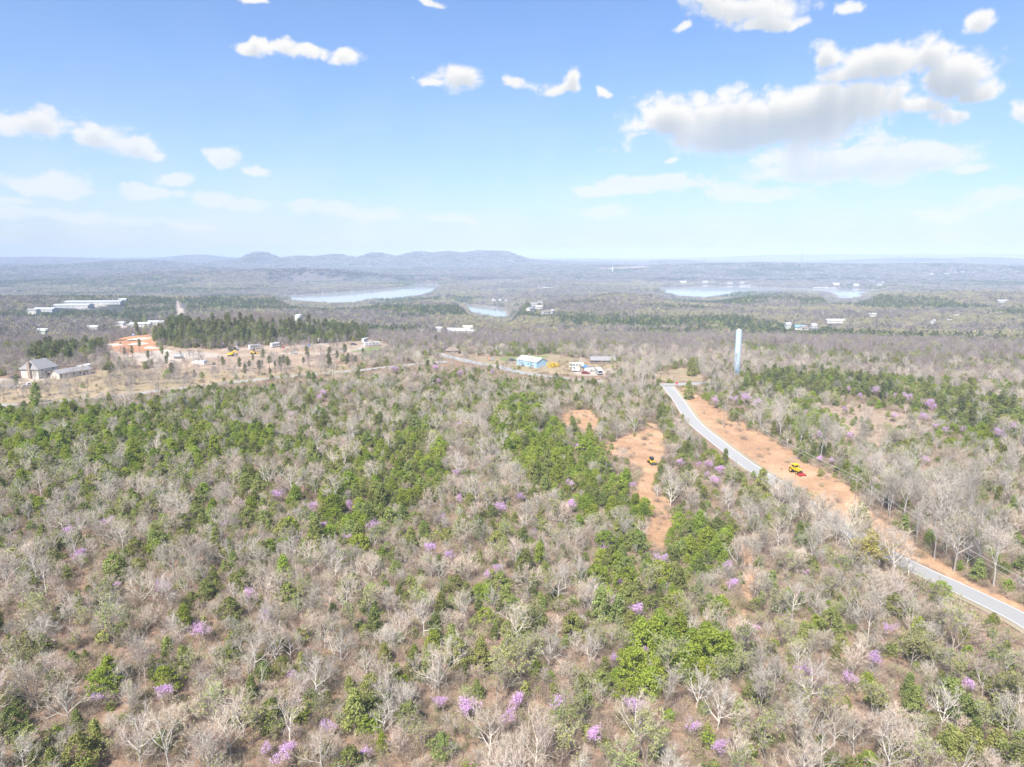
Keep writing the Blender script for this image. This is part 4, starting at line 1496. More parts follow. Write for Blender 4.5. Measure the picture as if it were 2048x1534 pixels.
def make_labels(ts):
    cells = {}
    used = set()
    for t in ts:
        row = next(n for lim, n in ROWN if t['v'] >= lim)
        col = COLN[max(0, min(7, int(t['u'] // 256)))] if t['v'] >= 835 else next(n for lim, n in PLACES if t['u'] < lim)
        cells.setdefault((t['kind'], row, col), []).append(t)
    for (kind, row, col), g in cells.items():
        g.sort(key=lambda t: t['u'])
        n = len(g)
        for i, t in enumerate(g):
            o = '' if n == 1 else ('leftmost' if i == 0 else 'rightmost' if i == n - 1 else (ORD[i] if i < 30 else 'a later one') + ' from left')
            t['label'] = f"{look(t)} {row} {col}" + (f', {o}' if o else '')
            short = {'bare_tree': 'bare tree', 'cedar_tree': 'cedar', 'pine_tree': 'pine', 'redbud_tree': 'redbud', 'dead_tree': 'dead tree', 'leafing_tree': 'leafing tree'}[kind]
            if o and len(t['label'].split()) <= 13:
                t['label'] += f' {short} there'
    for (lu, lv, name) in LAND:
        for kind in LIMIT:
            g = [t for t in ts if t['kind'] == kind and (t['u'] - lu) ** 2 + (t['v'] - lv) ** 2 < 75 ** 2 and not t.get('lm')]
            g = [t for t in g if t['key'] != 'yellow']
            if g:
                t = min(g, key=lambda t: (t['u'] - lu) ** 2 + (t['v'] - lv) ** 2)
                t['lm'] = True
                t['label'] = f'{look(t)} standing closest to {name}'
    for t in ts:
        if t['key'] == 'yellow':
            t['label'] = 'bright yellow leafing tree by the roadside bend, broad rounded crown'
        lab, n = t['label'], 0
        while lab in used:
            n += 1
            lab = t['label'] + ' behind' * n
        used.add(lab)
        t['label'] = lab


make_labels(single)
GROUPN = dict(bare_tree='leafless trees of the wood', dead_tree='dead bleached trees', cedar_tree='cedars of the wood', pine_tree='pines about the clearing', redbud_tree='redbuds in bloom', leafing_tree='trees coming into leaf')
CATN = dict(bare_tree='tree', dead_tree='tree', cedar_tree='tree', pine_tree='tree', redbud_tree='tree', leafing_tree='tree')
for t in single:
    p = PROTO[t['key']][t['i']]
    root = empty(t['kind'], (t['x'], t['y'], t['z']), t['rz'], t['label'], CATN[t['kind']], GROUPN[t['kind']])
    root.scale = (t['s'],) * 3
    for nm in ('trunk', 'crown', 'extra'):
        if nm in p:
            o = bpy.data.objects.new(p.get('ename', nm) if nm == 'extra' else nm, p[nm])
            COL.objects.link(o)
            o.parent = root

MASSN = dict(bare='leafless_woodland', mid='leafless_woodland', tall='leafless_woodland', dead='leafless_woodland', cedar='cedar_woodland', bright='cedar_woodland', pine='pine_woodland', redbud='redbud_thicket', leafing='leafing_woodland', yellow='leafing_woodland')
for name in ('leafless_woodland', 'cedar_woodland', 'pine_woodland', 'redbud_thicket', 'leafing_woodland'):
    keys = [k for k in PROTO if MASSN[k] == name]
    models, off = [], {}
    for k in keys:
        off[k] = len(models)
        models += [p['obj'] for p in PROTO[k]]
    order = sorted(range(len(models)), key=lambda i: models[i].name)      # a collection hands its objects over by name
    rank = {m: r_ for r_, m in enumerate(order)}
    g = [t for t in mass if MASSN[t['key']] == name]
    if not g:
        continue
    s = np.array([t['s'] for t in g])
    scatter(name, models, np.array([(t['x'], t['y'], t['z']) for t in g]), np.array([t['rz'] for t in g]), np.stack([s, s, s], 1), [rank[off[t['key']] + t['i']] for t in g])

# brush and seedlings between the trees
n = 78000
a = rng.uniform(-R(50), R(50), n)
r2 = np.sqrt(rng.uniform(55 ** 2, 430 ** 2, n))
bx, by = np.sin(a) * r2, np.cos(a) * r2
bz = height(bx, by)
bd = np.full(n, 1e9)
for line, w in ROADS:
    bd = np.minimum(bd, seg_dist(line, bx, by, closed=False) - w)
cvb = cover(bx, by, bz)
k = (bd > 1.8) & ((cvb < 0) | (rng.random(n) < 0.16)) & sight_ok(bx, by, bz, 1.6, 1.0, 0.3)
s = rng.uniform(0.4, 0.95, n)
kk = k & (np.arange(n) % 16 != 0)
scatter('undergrowth', BRUSH, np.stack([bx, by, bz], 1)[kk], rng.uniform(0, 6.28, kk.sum()), np.stack([s, s, s], 1)[kk], rng.integers(0, len(BRUSH), kk.sum()))
kk = k & (np.arange(n) % 16 == 0)
scatter('evergreen_seedlings', SAPLING, np.stack([bx, by, bz], 1)[kk], rng.uniform(0, 6.28, kk.sum()), np.stack([s, s, s], 1)[kk], rng.integers(0, 3, kk.sum()))

# the woods that roll down to the lake and away beyond it
FAR_CLEAR = []        # (x, y, radius) round far buildings, filled in by the builder of the buildings


def far_woods():
    pts = []
    r_ = 690.0
    while r_ < 3500:
        sp = max(5.0, r_ * 0.0046)
        m = int(2 * R(46) * r_ / sp)
        aa = np.linspace(-R(46), R(46), m) + rng.uniform(-.5, .5, m) * sp / r_
        pts.append(np.stack([aa, r_ + rng.uniform(-.5, .5, m) * sp, np.full(m, sp)], 1))
        r_ += sp
    P = np.concatenate(pts)
    x, y, sp = np.sin(P[:, 0]) * P[:, 1], np.cos(P[:, 0]) * P[:, 1], P[:, 2]
    z = height(x, y)
    k = (z > LAKE_Z + 1.3) & (cover(x, y, z) < 0)
    u, v, d = project(x, y, z + 7)
    for (a0, b0, a1, b1) in SIGHT_FAR:
        k &= ~((u > a0) & (u < a1) & (v > b0) & (v < b1))
    for (cx, cy, rad) in FAR_CLEAR:
        k &= (x - cx) ** 2 + (y - cy) ** 2 > rad ** 2
    for (a0, b0, a1, b1, dist) in HOUSE_SIGHT:
        k &= ~((u > a0) & (u < a1) & (v > b0) & (v < b1) & (d < dist))
    x, y, z, sp = x[k], y[k], z[k], sp[k]
    n1 = fbm(x / 150, y / 150, 40, 4)
    n2 = fbm(x / 520, y / 420, 44, 4)
    pe_ = np.clip((0.6 * n1 + 0.55 * n2 - 0.60) * 11, 0.06, 0.92)
    pt = np.clip((fbm(x / 150, y / 130, 63, 3) - 0.46) * 4, 0.12, 0.65)
    q = rng.random(len(x))
    ever_ = q < pe_
    tan = (~ever_) & (rng.random(len(x)) < pt)
    sc_ = sp / 6.2 * rng.uniform(0.75, 1.3, len(x))
    hs_ = np.minimum(sc_, 1.0) * rng.uniform(0.8, 1.1, len(x))
    S = np.stack([sc_, sc_, hs_], 1)
    for nm, sel, models in (('far_leafless_forest', ~ever_ & ~tan, FAR_BARE), ('far_budding_forest', tan, FAR_TAN), ('far_evergreen_forest', ever_, FAR_EVER)):
        m = int(sel.sum())
        scatter(nm, models, np.stack([x, y, z], 1)[sel], rng.uniform(0, 6.28, m), S[sel], rng.integers(0, len(models), m))
    pts = []
    r_ = 3500.0
    while r_ < 12500:
        sp = r_ * 0.0068
        m = int(2 * R(44) * r_ / sp)
        aa = np.linspace(-R(44), R(44), m) + rng.uniform(-.5, .5, m) * sp / r_
        pts.append(np.stack([aa, r_ + rng.uniform(-.5, .5, m) * sp, np.full(m, sp)], 1))
        r_ += sp
    P = np.concatenate(pts)
    x, y, sp = np.sin(P[:, 0]) * P[:, 1], np.cos(P[:, 0]) * P[:, 1], P[:, 2]
    z = height(x, y)
    past = (fbm(x / 900, y / 500, 71, 3) > 0.715) & (P[:, 1] > 5200)
    near_lake = np.zeros(x.shape, bool)
    for p in LAKES:
        near_lake |= (seg_dist(p, x, y) < 24) | inside(p, x, y)
    k = (z > LAKE_Z + 1.3) & ~past & ~near_lake & (cover(x, y, z) < 0)
    for (cx, cy, rad) in FAR_CLEAR:
        k &= (x - cx) ** 2 + (y - cy) ** 2 > (rad * 1.4) ** 2
    x, y, z, sp = x[k], y[k], z[k], sp[k]
    pe_ = np.clip((0.6 * fbm(x / 160, y / 160, 40, 4) + 0.55 * fbm(x / 700, y / 420, 44, 4) - 0.65) * 9, 0.05, 0.9)
    ev = rng.random(len(x)) < pe_
    s1 = sp / 26.0
    names = sorted(range(5), key=lambda i: CLUMP[i].name)
    scatter('farthest_forest', CLUMP, np.stack([x, y, z], 1), rng.uniform(0, 6.28, len(x)), np.stack([s1, s1, np.minimum(s1, 1.25)], 1), np.where(ev, rng.integers(3, 5, len(x)), rng.integers(0, 3, len(x))))
# ------------------------------------------------------------------ things: buildings, machines, poles, vehicles
white = mat('white_paint', (0.66, 0.655, 0.64), rough=0.45, var=0.06, var_scale=0.8)
offwhite = mat('cream_siding', (0.60, 0.56, 0.48), rough=0.7, var=0.08, var_scale=0.7)
glass = mat('dark_glass', (0.03, 0.04, 0.05), rough=0.12, spec=0.6)
rubber = mat('rubber', (0.025, 0.025, 0.027), rough=0.8, var=0.2)
steel = mat('grey_steel', (0.36, 0.37, 0.38), rough=0.5, metal=0.4, var=0.12)
darksteel = mat('dark_steel', (0.06, 0.06, 0.065), rough=0.55, var=0.25)
yellow = mat('machine_yellow', (0.74, 0.48, 0.012), rough=0.4, var=0.12, var_scale=1.5)
ochre = mat('loader_yellow', (0.66, 0.40, 0.02), rough=0.45, var=0.2, var_scale=2)
red = mat('mower_red', (0.52, 0.035, 0.03), rough=0.45, var=0.2)
wood = mat('weathered_wood', (0.30, 0.25, 0.20), rough=0.9, var=0.3, var_scale=3)
shingle = mat('grey_shingle', (0.28, 0.265, 0.265), rough=0.9, var=0.22, var_scale=1.6)
brownroof = mat('brown_shingle', (0.25, 0.20, 0.16), rough=0.9, var=0.25, var_scale=1.6)
metalroof = mat('pale_metal_roof', (0.70, 0.69, 0.66), rough=0.5, var=0.10, var_scale=0.5)
stone = mat('stone_veneer', (0.33, 0.25, 0.19), rough=0.9, var=0.35, var_scale=2.5)
bluewall = mat('blue_siding', (0.36, 0.55, 0.72), rough=0.6, var=0.08)
tankblue = mat('standpipe_blue', (0.50, 0.68, 0.80), rough=0.5, var=0.05, var_scale=0.25)
bluetarp = mat('blue_canvas', (0.06, 0.22, 0.60), rough=0.7, var=0.1)
navy = mat('navy_car_paint', (0.03, 0.045, 0.08), rough=0.25, spec=0.6)
silver = mat('silver_car_paint', (0.45, 0.46, 0.47), rough=0.3, spec=0.6)
maroon = mat('dark_red_car_paint', (0.22, 0.035, 0.03), rough=0.35)
gravel_m = mat('crushed_rock', (0.46, 0.40, 0.335), rough=0.95, var=0.2, var_scale=1.0, bump=0.6, bump_scale=6)
earth = mat('red_earth', (0.40, 0.20, 0.11), rough=0.95, var=0.25, var_scale=0.8, bump=0.6, bump_scale=5)
rust = mat('rusty_steel', (0.36, 0.17, 0.08), rough=0.8, var=0.3)
orange = mat('orange_paint', (0.75, 0.25, 0.05), rough=0.6)


def heading(p, q):
    a, b = at(*p), at(*q)
    return math.atan2(b.y - a.y, b.x - a.x)


def metres(u, v, px):
    """how many metres PX pixels are at the ground point seen at (u, v)"""
    p = at(u, v)
    return px * project(p.x, p.y, p.z)[2] / FPX


def part(name, m, parent, fn, label=None, smooth=False):
    mb = MB()
    fn(mb)
    o = mb.build(name, m, parent, smooth)
    if label: o['label'] = label
    return o


def windows(parent, spots, w, h, face='y', frame=white):
    """windows set into a wall: each a frame with a dark pane as its sub-part. spots: (along, z, wall position)"""
    for (a, z, pos) in spots:
        s = 1 if pos >= 0 else -1
        lo, hi = sorted((pos - 0.02 * s, pos + 0.06 * s))
        lo2, hi2 = sorted((pos, pos + 0.075 * s))
        f, g = MB(), MB()
        if face == 'y':
            f.box(a - w / 2, a + w / 2, lo, hi, z - h / 2, z + h / 2)
            g.box(a - w / 2 + .08, a + w / 2 - .08, lo2, hi2, z - h / 2 + .08, z + h / 2 - .08)
        else:
            f.box(lo, hi, a - w / 2, a + w / 2, z - h / 2, z + h / 2)
            g.box(lo2, hi2, a - w / 2 + .08, a + w / 2 - .08, z - h / 2 + .08, z + h / 2 - .08)
        fo = f.build('window', frame, parent)
        g.build('pane', glass, fo)


def gable(root, L, W, hw, hr, wall, roof, over=0.4, wins=(), door=None, hip=0.0, thick=0.14):
    """a house: walls with gables (length along x), pitched roof, windows, a door"""
    w2 = W / 2
    rise = hr
    part('wall', wall, root, lambda m: m.prism([(-w2, -0.6), (w2, -0.6), (w2, hw), (0, hw + (rise if hip == 0 else 0.02)), (-w2, hw)], -L / 2, L / 2, axis='x'))
    sl = rise / w2

    def rf(m):
        x0, x1 = -L / 2 - over, L / 2 + over
        e = w2 + over
        ze = hw - over * sl
        h0 = hip
        top0, top1 = x0 + h0, x1 - h0
        for s in (-1, 1):
            a = [(x0, s * e, ze + .02), (x1, s * e, ze + .02), (top1, 0, hw + rise + .02), (top0, 0, hw + rise + .02)]
            b = [(x, y, z + thick) for x, y, z in a]
            m.poly(a + b, [(0, 1, 2, 3), (4, 5, 6, 7), (0, 1, 5, 4), (1, 2, 6, 5), (3, 0, 4, 7)])
        if h0 > 0:
            for (xe, xt) in ((x0, top0), (x1, top1)):
                a = [(xe, -e, ze + .03), (xe, e, ze + .03), (xt, 0, hw + rise + .03)]
                b = [(x, y, z + thick) for x, y, z in a]
                m.poly(a + b, [(0, 1, 2), (3, 4, 5), (0, 1, 4, 3)])
    r = part('roof', roof, root, rf)
    windows(root, [w for w in wins], 1.1, 1.2)
    if door:
        d = part('door', wood, root, lambda m: m.box(door[0] - .5, door[0] + .5, *sorted((door[1], door[1] + .08 * (1 if door[1] > 0 else -1))), -0.1, 2.05))
        part('handle', steel, d, lambda m: m.box(door[0] + .36, door[0] + .42, *sorted((door[1], door[1] + .14 * (1 if door[1] > 0 else -1))), 0.95, 1.07))
    return r


# ---- the blue standpipe
p = at(1473, 752)
dist = float(project(p.x, p.y, p.z)[2])
rad = 5.6 / FPX * dist
topz = float(np.interp(660, [project(p.x, p.y, p.z + h)[1] for h in (40, 10)], [40, 10]))
t = empty('standpipe', p, 0.3, 'tall slim pale blue steel water standpipe rising out of the trees', 'water tower')
part('tank', tankblue, t, lambda m: m.tube([(0, 0, -1), (0, 0, topz)], rad, 28), smooth=False)
for k in range(1, 9):
    part('weld_band', tankblue, t, lambda m: m.tube([(0, 0, topz * k / 9 - .06), (0, 0, topz * k / 9 + .06)], rad + 0.025, 28))
part('roof', white, t, lambda m: m.tube([(0, 0, topz + .003), (0, 0, topz + .14), (0, 0, topz + .42)], [rad + .06, rad + .06, 0.3], 28))
part('roof_vent', white, t, lambda m: m.tube([(-.3, 0, topz + .40), (-.3, 0, topz + .85), (-.3, 0, topz + 1.0)], [.32, .32, .12], 12))
part('antenna', steel, t, lambda m: m.tube([(0.2, 0, topz + .3), (0.2, 0, topz + 1.1)], 0.05, 5).tube([(0.2, 0, topz + .95), (2.6, -.4, topz + .95)], 0.05, 5).tube([(0.2, 0, topz + .6), (2.6, -.4, topz + .75)], 0.03, 5))


def ladder(m):
    for s in (-.22, .22):
        m.tube([(s, -rad - .18, 2.5), (s, -rad - .18, topz + .6)], 0.03, 4)
    z = 2.7
    while z < topz + .5:
        m.box(-.22, .22, -rad - .2, -rad - .165, z, z + .03)
        z += 0.4


part('ladder', white, t, ladder)

# ---- utility poles and the cables between them
POLE_PX = [(1447.5, 856), (1708, 1022), (2130, 1316)]
POLE_H = 9.2
poles = [at(u, v) for u, v in POLE_PX]
CROSS = []
for i, p in enumerate(poles):
    q = poles[min(i + 1, 2)] if i < 2 else p + (p - poles[1])
    rz = math.atan2((q - p).y, (q - p).x)
    lab = ['weathered utility pole with pale transformer can beside the cleared strip', 'utility pole between tall pale trees and the cleared strip', 'utility pole where the cables leave past the road'][i]
    t = empty('utility_pole', p, rz, lab, 'utility pole', 'utility poles along the road')
    part('shaft', wood, t, lambda m: m.tube([(0, 0, -1), (0, 0, POLE_H)], [0.16, 0.11], 8))
    part('crossarm', wood, t, lambda m: m.box(-.07, .07, -1.25, 1.25, POLE_H - .55, POLE_H - .40))
    for y in (-1.15, 0.0, 1.15):
        zt = POLE_H - .40 if y else POLE_H
        part('insulator', white, t, lambda m: m.tube([(0, y, zt), (0, y, zt + .12), (0, y, zt + .26)], [.05, .075, .045], 8))
    part('brace', steel, t, lambda m: m.tube([(0.09, -.7, POLE_H - .5), (0.1, 0, POLE_H - 1.1), (0.09, .7, POLE_H - .5)], 0.025, 4))
    if i == 0:
        tr = part('transformer', steel, t, lambda m: m.tube([(-.1, .42, POLE_H - 2.1), (-.1, .42, POLE_H - 1.15), (-.1, .42, POLE_H - 1.05)], [.3, .3, .18], 12))
        part('bushing', white, tr, lambda m: m.tube([(-.1, .42, POLE_H - 1.05), (-.1, .42, POLE_H - .8)], .05, 6))
    c, s = math.cos(rz), math.sin(rz)
    CROSS.append([Vector((p.x - s * y, p.y + c * y, p.z + (POLE_H - .40 if y else POLE_H) + .26)) for y in (-1.15, 0.0, 1.15)])
cable_m = mat('cable', (0.62, 0.60, 0.55), rough=0.5, metal=0.2)
for k in range(3):
    mb = MB()
    pts = []
    for i in range(2):
        a, b = CROSS[i][k], CROSS[i + 1][k]
        for j in range(17):
            f = j / 16
            pts.append(a.lerp(b, f) - Vector((0, 0, 1.5 * 4 * f * (1 - f) * (0.9 + 0.1 * k))))
    mb.tube(pts, 0.019, 4, 0)
    tag(mb.build('overhead_cable', cable_m), ['overhead cable on the outer insulators nearest the road', 'overhead cable strung over the tops of the poles', 'overhead cable on the insulators on the wood side'][2 - k] if False else
        ['overhead cable on the arm ends farther from the road', 'topmost overhead cable over the pole tops', 'overhead cable on the arm ends nearer the road'][k], 'cable', 'power cables beside the road')

# ---- yellow cab tractor with a red mower
p = at(1592, 946)
rz = heading((1583, 938), (1612, 952))
t = empty('tractor', p, rz, 'yellow cab tractor with red mower deck on the cleared strip', 'tractor')
part('chassis', darksteel, t, lambda m: m.box(-1.9, 1.9, -.38, .38, .55, .95))
part('hood', yellow, t, lambda m: m.prism([(0.15, .95), (2.0, .95), (2.1, 1.15), (2.05, 1.55), (1.9, 1.66), (0.15, 1.85)], -.48, .48))
part('grille', darksteel, t, lambda m: m.box(2.06, 2.12, -.38, .38, .98, 1.45))
cab = part('cab', yellow, t, lambda m: m.box(-1.55, .12, -.75, .75, .95, 1.5).box(-1.55, -1.43, -.75, -.63, 1.5, 2.6).box(-1.55, -1.43, .63, .75, 1.5, 2.6).box(.0, .12, -.75, -.63, 1.5, 2.6).box(.0, .12, .63, .75, 1.5, 2.6))
part('windscreen', glass, cab, lambda m: m.box(-1.5, -.0, -.7, .7, 1.5, 2.58))
part('cab_roof', yellow, t, lambda m: m.box(-1.72, .3, -.88, .88, 2.6, 2.86, taper=0.12))
for (x, y, r_, w) in ((-1.2, .95, .85, .5), (-1.2, -.95, .85, .5), (1.45, .8, .55, .36), (1.45, -.8, .55, .36)):
    tw_ = part('wheel', rubber, t, lambda m: m.wheel(x, y, r_, r_, w, sides=18))
    part('rim', yellow, tw_, lambda m: m.wheel(x, y, r_, r_ * .55, w + .06, sides=12))
for s in (-1, 1):
    part('fender', yellow, t, lambda m: m.prism([(-2.05, 1.3), (-1.7, 1.78), (-.7, 1.78), (-.4, 1.4), (-.5, 1.3), (-.75, 1.68), (-1.65, 1.68), (-1.95, 1.25)], *sorted((s * .7, s * 1.22))))
part('exhaust', darksteel, t, lambda m: m.tube([(1.1, .3, 1.7), (1.1, .3, 2.6)], .05, 6))
mw = part('mower', red, t, lambda m: m.box(2.35, 3.55, -1.15, 1.15, .28, .62, taper=.12).box(2.1, 2.5, -.2, .2, .5, .75))
for y in (-.9, .9):
    part('caster', rubber, mw, lambda m: m.wheel(3.72, y, .22, .22, .14, sides=10))
for y in (-.55, .55):
    part('spindle_cover', darksteel, mw, lambda m: m.tube([(2.95, y, .62), (2.95, y, .76)], .18, 8))

# ---- compact track loader
p = at(1303, 927)
rz = heading((1294, 914), (1310, 926))
t = empty('track_loader', p, rz, 'small yellow and black track loader parked on the orange mulch clearing', 'loader')
part('body', ochre, t, lambda m: m.prism([(-1.5, .55), (1.0, .55), (1.1, .95), (.9, 1.15), (-.9, 1.2), (-1.55, 1.35)], -.55, .55))
part('engine_cover', darksteel, t, lambda m: m.box(-1.52, -.75, -.5, .5, 1.2, 1.55, taper=.05))
cab = part('cab', darksteel, t, lambda m: m.box(-.75, .75, -.5, .5, 1.17, 2.05, taper=.06).box(-.85, .8, -.55, .55, 2.05, 2.16))
part('cab_window', glass, cab, lambda m: m.box(.70, .76, -.4, .4, 1.3, 1.95))
for s in (-1, 1):
    tr = part('track', rubber, t, lambda m: m.prism([(-1.35, .12), (-1.15, 0), (.95, 0), (1.2, .2), (1.15, .5), (.85, .66), (-1.1, .72), (-1.4, .5)], *sorted((s * .58, s * .98))))
    for x in (-.8, -.2, .4):
        part('road_wheel', ochre, tr, lambda m: m.wheel(x, s * .98, .2, .15, .06, sides=10))
    arm = part('lift_arm', ochre, t, lambda m: m.prism([(-1.6, 1.35), (-1.45, 1.62), (.7, 1.15), (1.45, .5), (1.3, .35), (.6, .9)], *sorted((s * .6, s * .82))))
    part('hydraulic_ram', steel, t, lambda m: m.tube([(-1.2, s * .55, .9), (.2, s * .55, 1.2)], .05, 6))
part('mulcher_head', darksteel, t, lambda m: m.prism([(1.25, .1), (2.0, .05), (2.15, .35), (1.9, .75), (1.35, .7)], -1.0, 1.0).tube([(1.75, -1.02, .3), (1.75, 1.02, .3)], .22, 10))


# ---- road vehicles
def car(name, u, v, rz, paint_m, label, cat='car', L=4.6, W=1.8, H=1.5, group=None, kind='suv'):
    t = empty(name, at(u, v), rz, label, cat, group)
    h = L / 2
    prof = [(-h, .35), (h, .35), (h, .75), (h * .92, .9), (h * .42, .98), (h * .2, H), (-h * .75, H), (-h * .95, .98), (-h, .9)] if kind == 'suv' else \
           [(-h, .35), (h, .35), (h, .72), (h * .95, .88), (h * .45, .95), (h * .2, H), (-h * .2, H), (-h * .3, .98), (-h, .98)]
    part('body', paint_m, t, lambda m: m.prism(prof, -W / 2, W / 2))
    x0, x1 = (-h * .72, h * .2) if kind == 'suv' else (-h * .18, h * .2)
    part('window', glass, t, lambda m: m.box(x0, x1, -W / 2 - .012, W / 2 + .012, 1.0, H - .1))
    part('windscreen', glass, t, lambda m: m.poly([(h * .41, -W * .42, 1.0), (h * .41, W * .42, 1.0), (h * .215, W * .4, H - .06), (h * .215, -W * .4, H - .06)], [(0, 1, 2, 3)]))
    for x in (-h * .62, h * .62):
        for s in (-1, 1):
            wl = part('wheel', rubber, t, lambda m: m.wheel(x, s * (W / 2 - .08), .34, .34, .22))
            part('rim', steel, wl, lambda m: m.wheel(x, s * (W / 2 + .03), .34, .2, .04, sides=10))
    for s in (-1, 1):
        part('headlight', white, t, lambda m: m.box(h - .02, h + .02, *sorted((s * .55, s * .8)), .62, .76))
        part('tail_light', red, t, lambda m: m.box(-h - .02, -h + .02, *sorted((s * .6, s * .82)), .65, .85))
    return t


along = heading((10, 772), (110, 752))
car('parked_car', 31, 757, along, navy, 'dark navy SUV parked on the gravel drive before the grey roofed house')
car('parked_car', 126, 752, along + 1.2, navy, 'dark car half under the carport end of the long ranch house')
car('pickup_truck', 57, 772, along - .3, white, 'white pickup standing on grass below the gravel drive', 'truck', L=5.4, H=1.75, kind='pickup')
car('parked_car', 27, 776, along - .5, white, 'small white car on grass beneath the bare trees at far left', L=4.2)
car('parked_car', 588, 707, 0.1, silver, 'silver car beside the campground gravel road')
car('parked_car', 1213, 740, 0.8, maroon, 'dark car just behind the white motorhome', L=4.3) if False else None
car('parked_car', 1171, 748, -0.4, maroon, 'dark red car among the vehicles by the motorhome')
car('pickup_truck', 1184, 741, -1.3, silver, 'silver pickup between the blue tarp and the motorhome', 'truck', L=5.4, H=1.75, kind='pickup')
car('parked_car', 1024, 722, 0.2, navy, 'dark car at the near corner of the blue metal building yard')
car('parked_car', 708, 690, .4, navy, 'dark car on the gravel lane near the long white trailer')


def trailer(name, u, v, rz, L, label, group=None, body=white, H=3.2, stripe=steel, wins=4, cat='trailer', fifth=True):
    t = empty(name, at(u, v), rz, label, cat, group)
    h = L / 2
    prof = [(-h, .55), (h, .55), (h + .35, 1.2), (h + .35, 2.4), (h - .1, H), (-h + .1, H), (-h, H - .2)]
    if fifth:
        prof = [(-h, .55), (h - 2.0, .55), (h - 1.9, 1.35), (h + .3, 1.35), (h + .45, 2.3), (h - .4, H), (-h + .1, H), (-h, H - .2)]
    part('body', body, t, lambda m: m.prism(prof, -1.2, 1.2))
    part('stripe', stripe, t, lambda m: m.box(-h + .05, h - .6, -1.21, 1.21, 1.42, 1.78) if fifth else m.box(-h + .05, h - .05, -1.21, 1.21, .9, 1.15))
    windows(t, [(-h + (i + .6) * (L - 1.5) / wins, 2.1, s * 1.2) for i in range(wins) for s in (-1, 1)], .9, .6, frame=darksteel)
    part('door', offwhite, t, lambda m: m.box(h * .2, h * .2 + .7, -1.26, -1.2, .75, 2.65))
    for x in (-h * .35, -h * .35 + .9):
        for s in (-1, 1):
            part('wheel', rubber, t, lambda m: m.wheel(x, s * 1.08, .38, .38, .24))
    part('air_conditioner', white, t, lambda m: m.box(-.5, .5, -.4, .4, H + .002, H + .3, taper=.08))
    part('hitch', darksteel, t, lambda m: m.box(h - .2, h + (1.1 if not fifth else .2), -.12, .12, .5, .62).tube([(h - .5, 0, 0), (h - .5, 0, 1.35 if fifth else .6)], .07, 6))
    return t


camp = heading((480, 706), (580, 696))
trailer('travel_trailer', 510, 698, camp, 8.6, 'white travel trailer with dark windows, nearer the dump truck', 'travel trailers at the campground')
trailer('travel_trailer', 553, 694, camp + .1, 9.0, 'white fifth wheel trailer with red gear at its front end', 'travel trailers at the campground')
trailer('travel_trailer', 641, 684, camp + .5, 8.0, 'pale trailer half hidden among bare trees at the campground', 'travel trailers at the campground', body=offwhite)
trailer('travel_trailer', 744, 692, camp - .25, 12.5, 'long pale grey trailer past the end of the gravel lane', 'travel trailers at the campground', body=mat('dull_white', (.58, .58, .57), var=.08), fifth=False)
trailer('travel_trailer', 731, 684, camp + .3, 7.5, 'white trailer standing behind the long pale trailer', 'travel trailers at the campground')
trailer('travel_trailer', 685, 672, camp + .8, 7.5, 'small pale trailer up among the pines', 'travel trailers at the campground', body=offwhite)
trailer('travel_trailer', 1153, 736, -.15, 8.2, 'white travel trailer behind the small box trailer', 'vehicles in the yard')
trailer('box_trailer', 1151, 743, -.1, 4.2, 'low white box trailer in front of the travel trailer', 'vehicles in the yard', H=2.1, wins=1, fifth=False)
part('red_gear', red, empty('storage_bin', at(567, 696), 0, 'red bin at the front of the fifth wheel trailer', 'bin'), lambda m: m.box(-.7, .7, -.6, .6, 0, 1.2, taper=.05).box(-.75, .75, -.65, .65, 1.2, 1.32)).name = 'bin_body'
part('bin_body', bluetarp, empty('storage_bin', at(618, 692), 0, 'blue bin under bare trees on the campground slope', 'bin'), lambda m: m.box(-.9, .9, -.7, .7, 0, 1.5, taper=.06).box(-.95, .95, -.75, .75, 1.5, 1.64))

# motorhome, nose towards the camera
t = empty('motorhome', at(1198, 748), heading((1190, 738), (1202, 750)), 'white motorhome with big dark windscreen parked in the yard', 'motorhome')
part('body', white, t, lambda m: m.prism([(-4.2, .5), (4.0, .5), (4.2, 1.1), (4.05, 2.6), (3.6, 3.2), (-4.1, 3.25), (-4.2, 3.0)], -1.22, 1.22))
part('windscreen', glass, t, lambda m: m.poly([(4.22, -1.1, 1.25), (4.22, 1.1, 1.25), (4.08, 1.1, 2.45), (4.08, -1.1, 2.45)], [(0, 1, 2, 3)]))
part('stripe', mat('teal_stripe', (.12, .30, .36)), t, lambda m: m.box(-4.1, 3.9, -1.235, 1.235, 1.0, 1.25))
windows(t, [(x, 2.1, s * 1.22) for x in (-2.8, -1.0, 1.0, 2.8) for s in (-1, 1)], 1.1, .75, frame=darksteel)
part('awning', offwhite, t, lambda m: m.tube([(-3, -1.3, 3.0), (2, -1.3, 3.0)], .12, 8))
part('air_conditioner', white, t, lambda m: m.box(-1.5, -.4, -.45, .45, 3.22, 3.55, taper=.1))
part('bumper', darksteel, t, lambda m: m.box(4.1, 4.35, -1.15, 1.15, .45, .75))
for x in (-2.4, 2.7):
    for s in (-1, 1):
        part('wheel', rubber, t, lambda m: m.wheel(x, s * 1.1, .45, .45, .28))

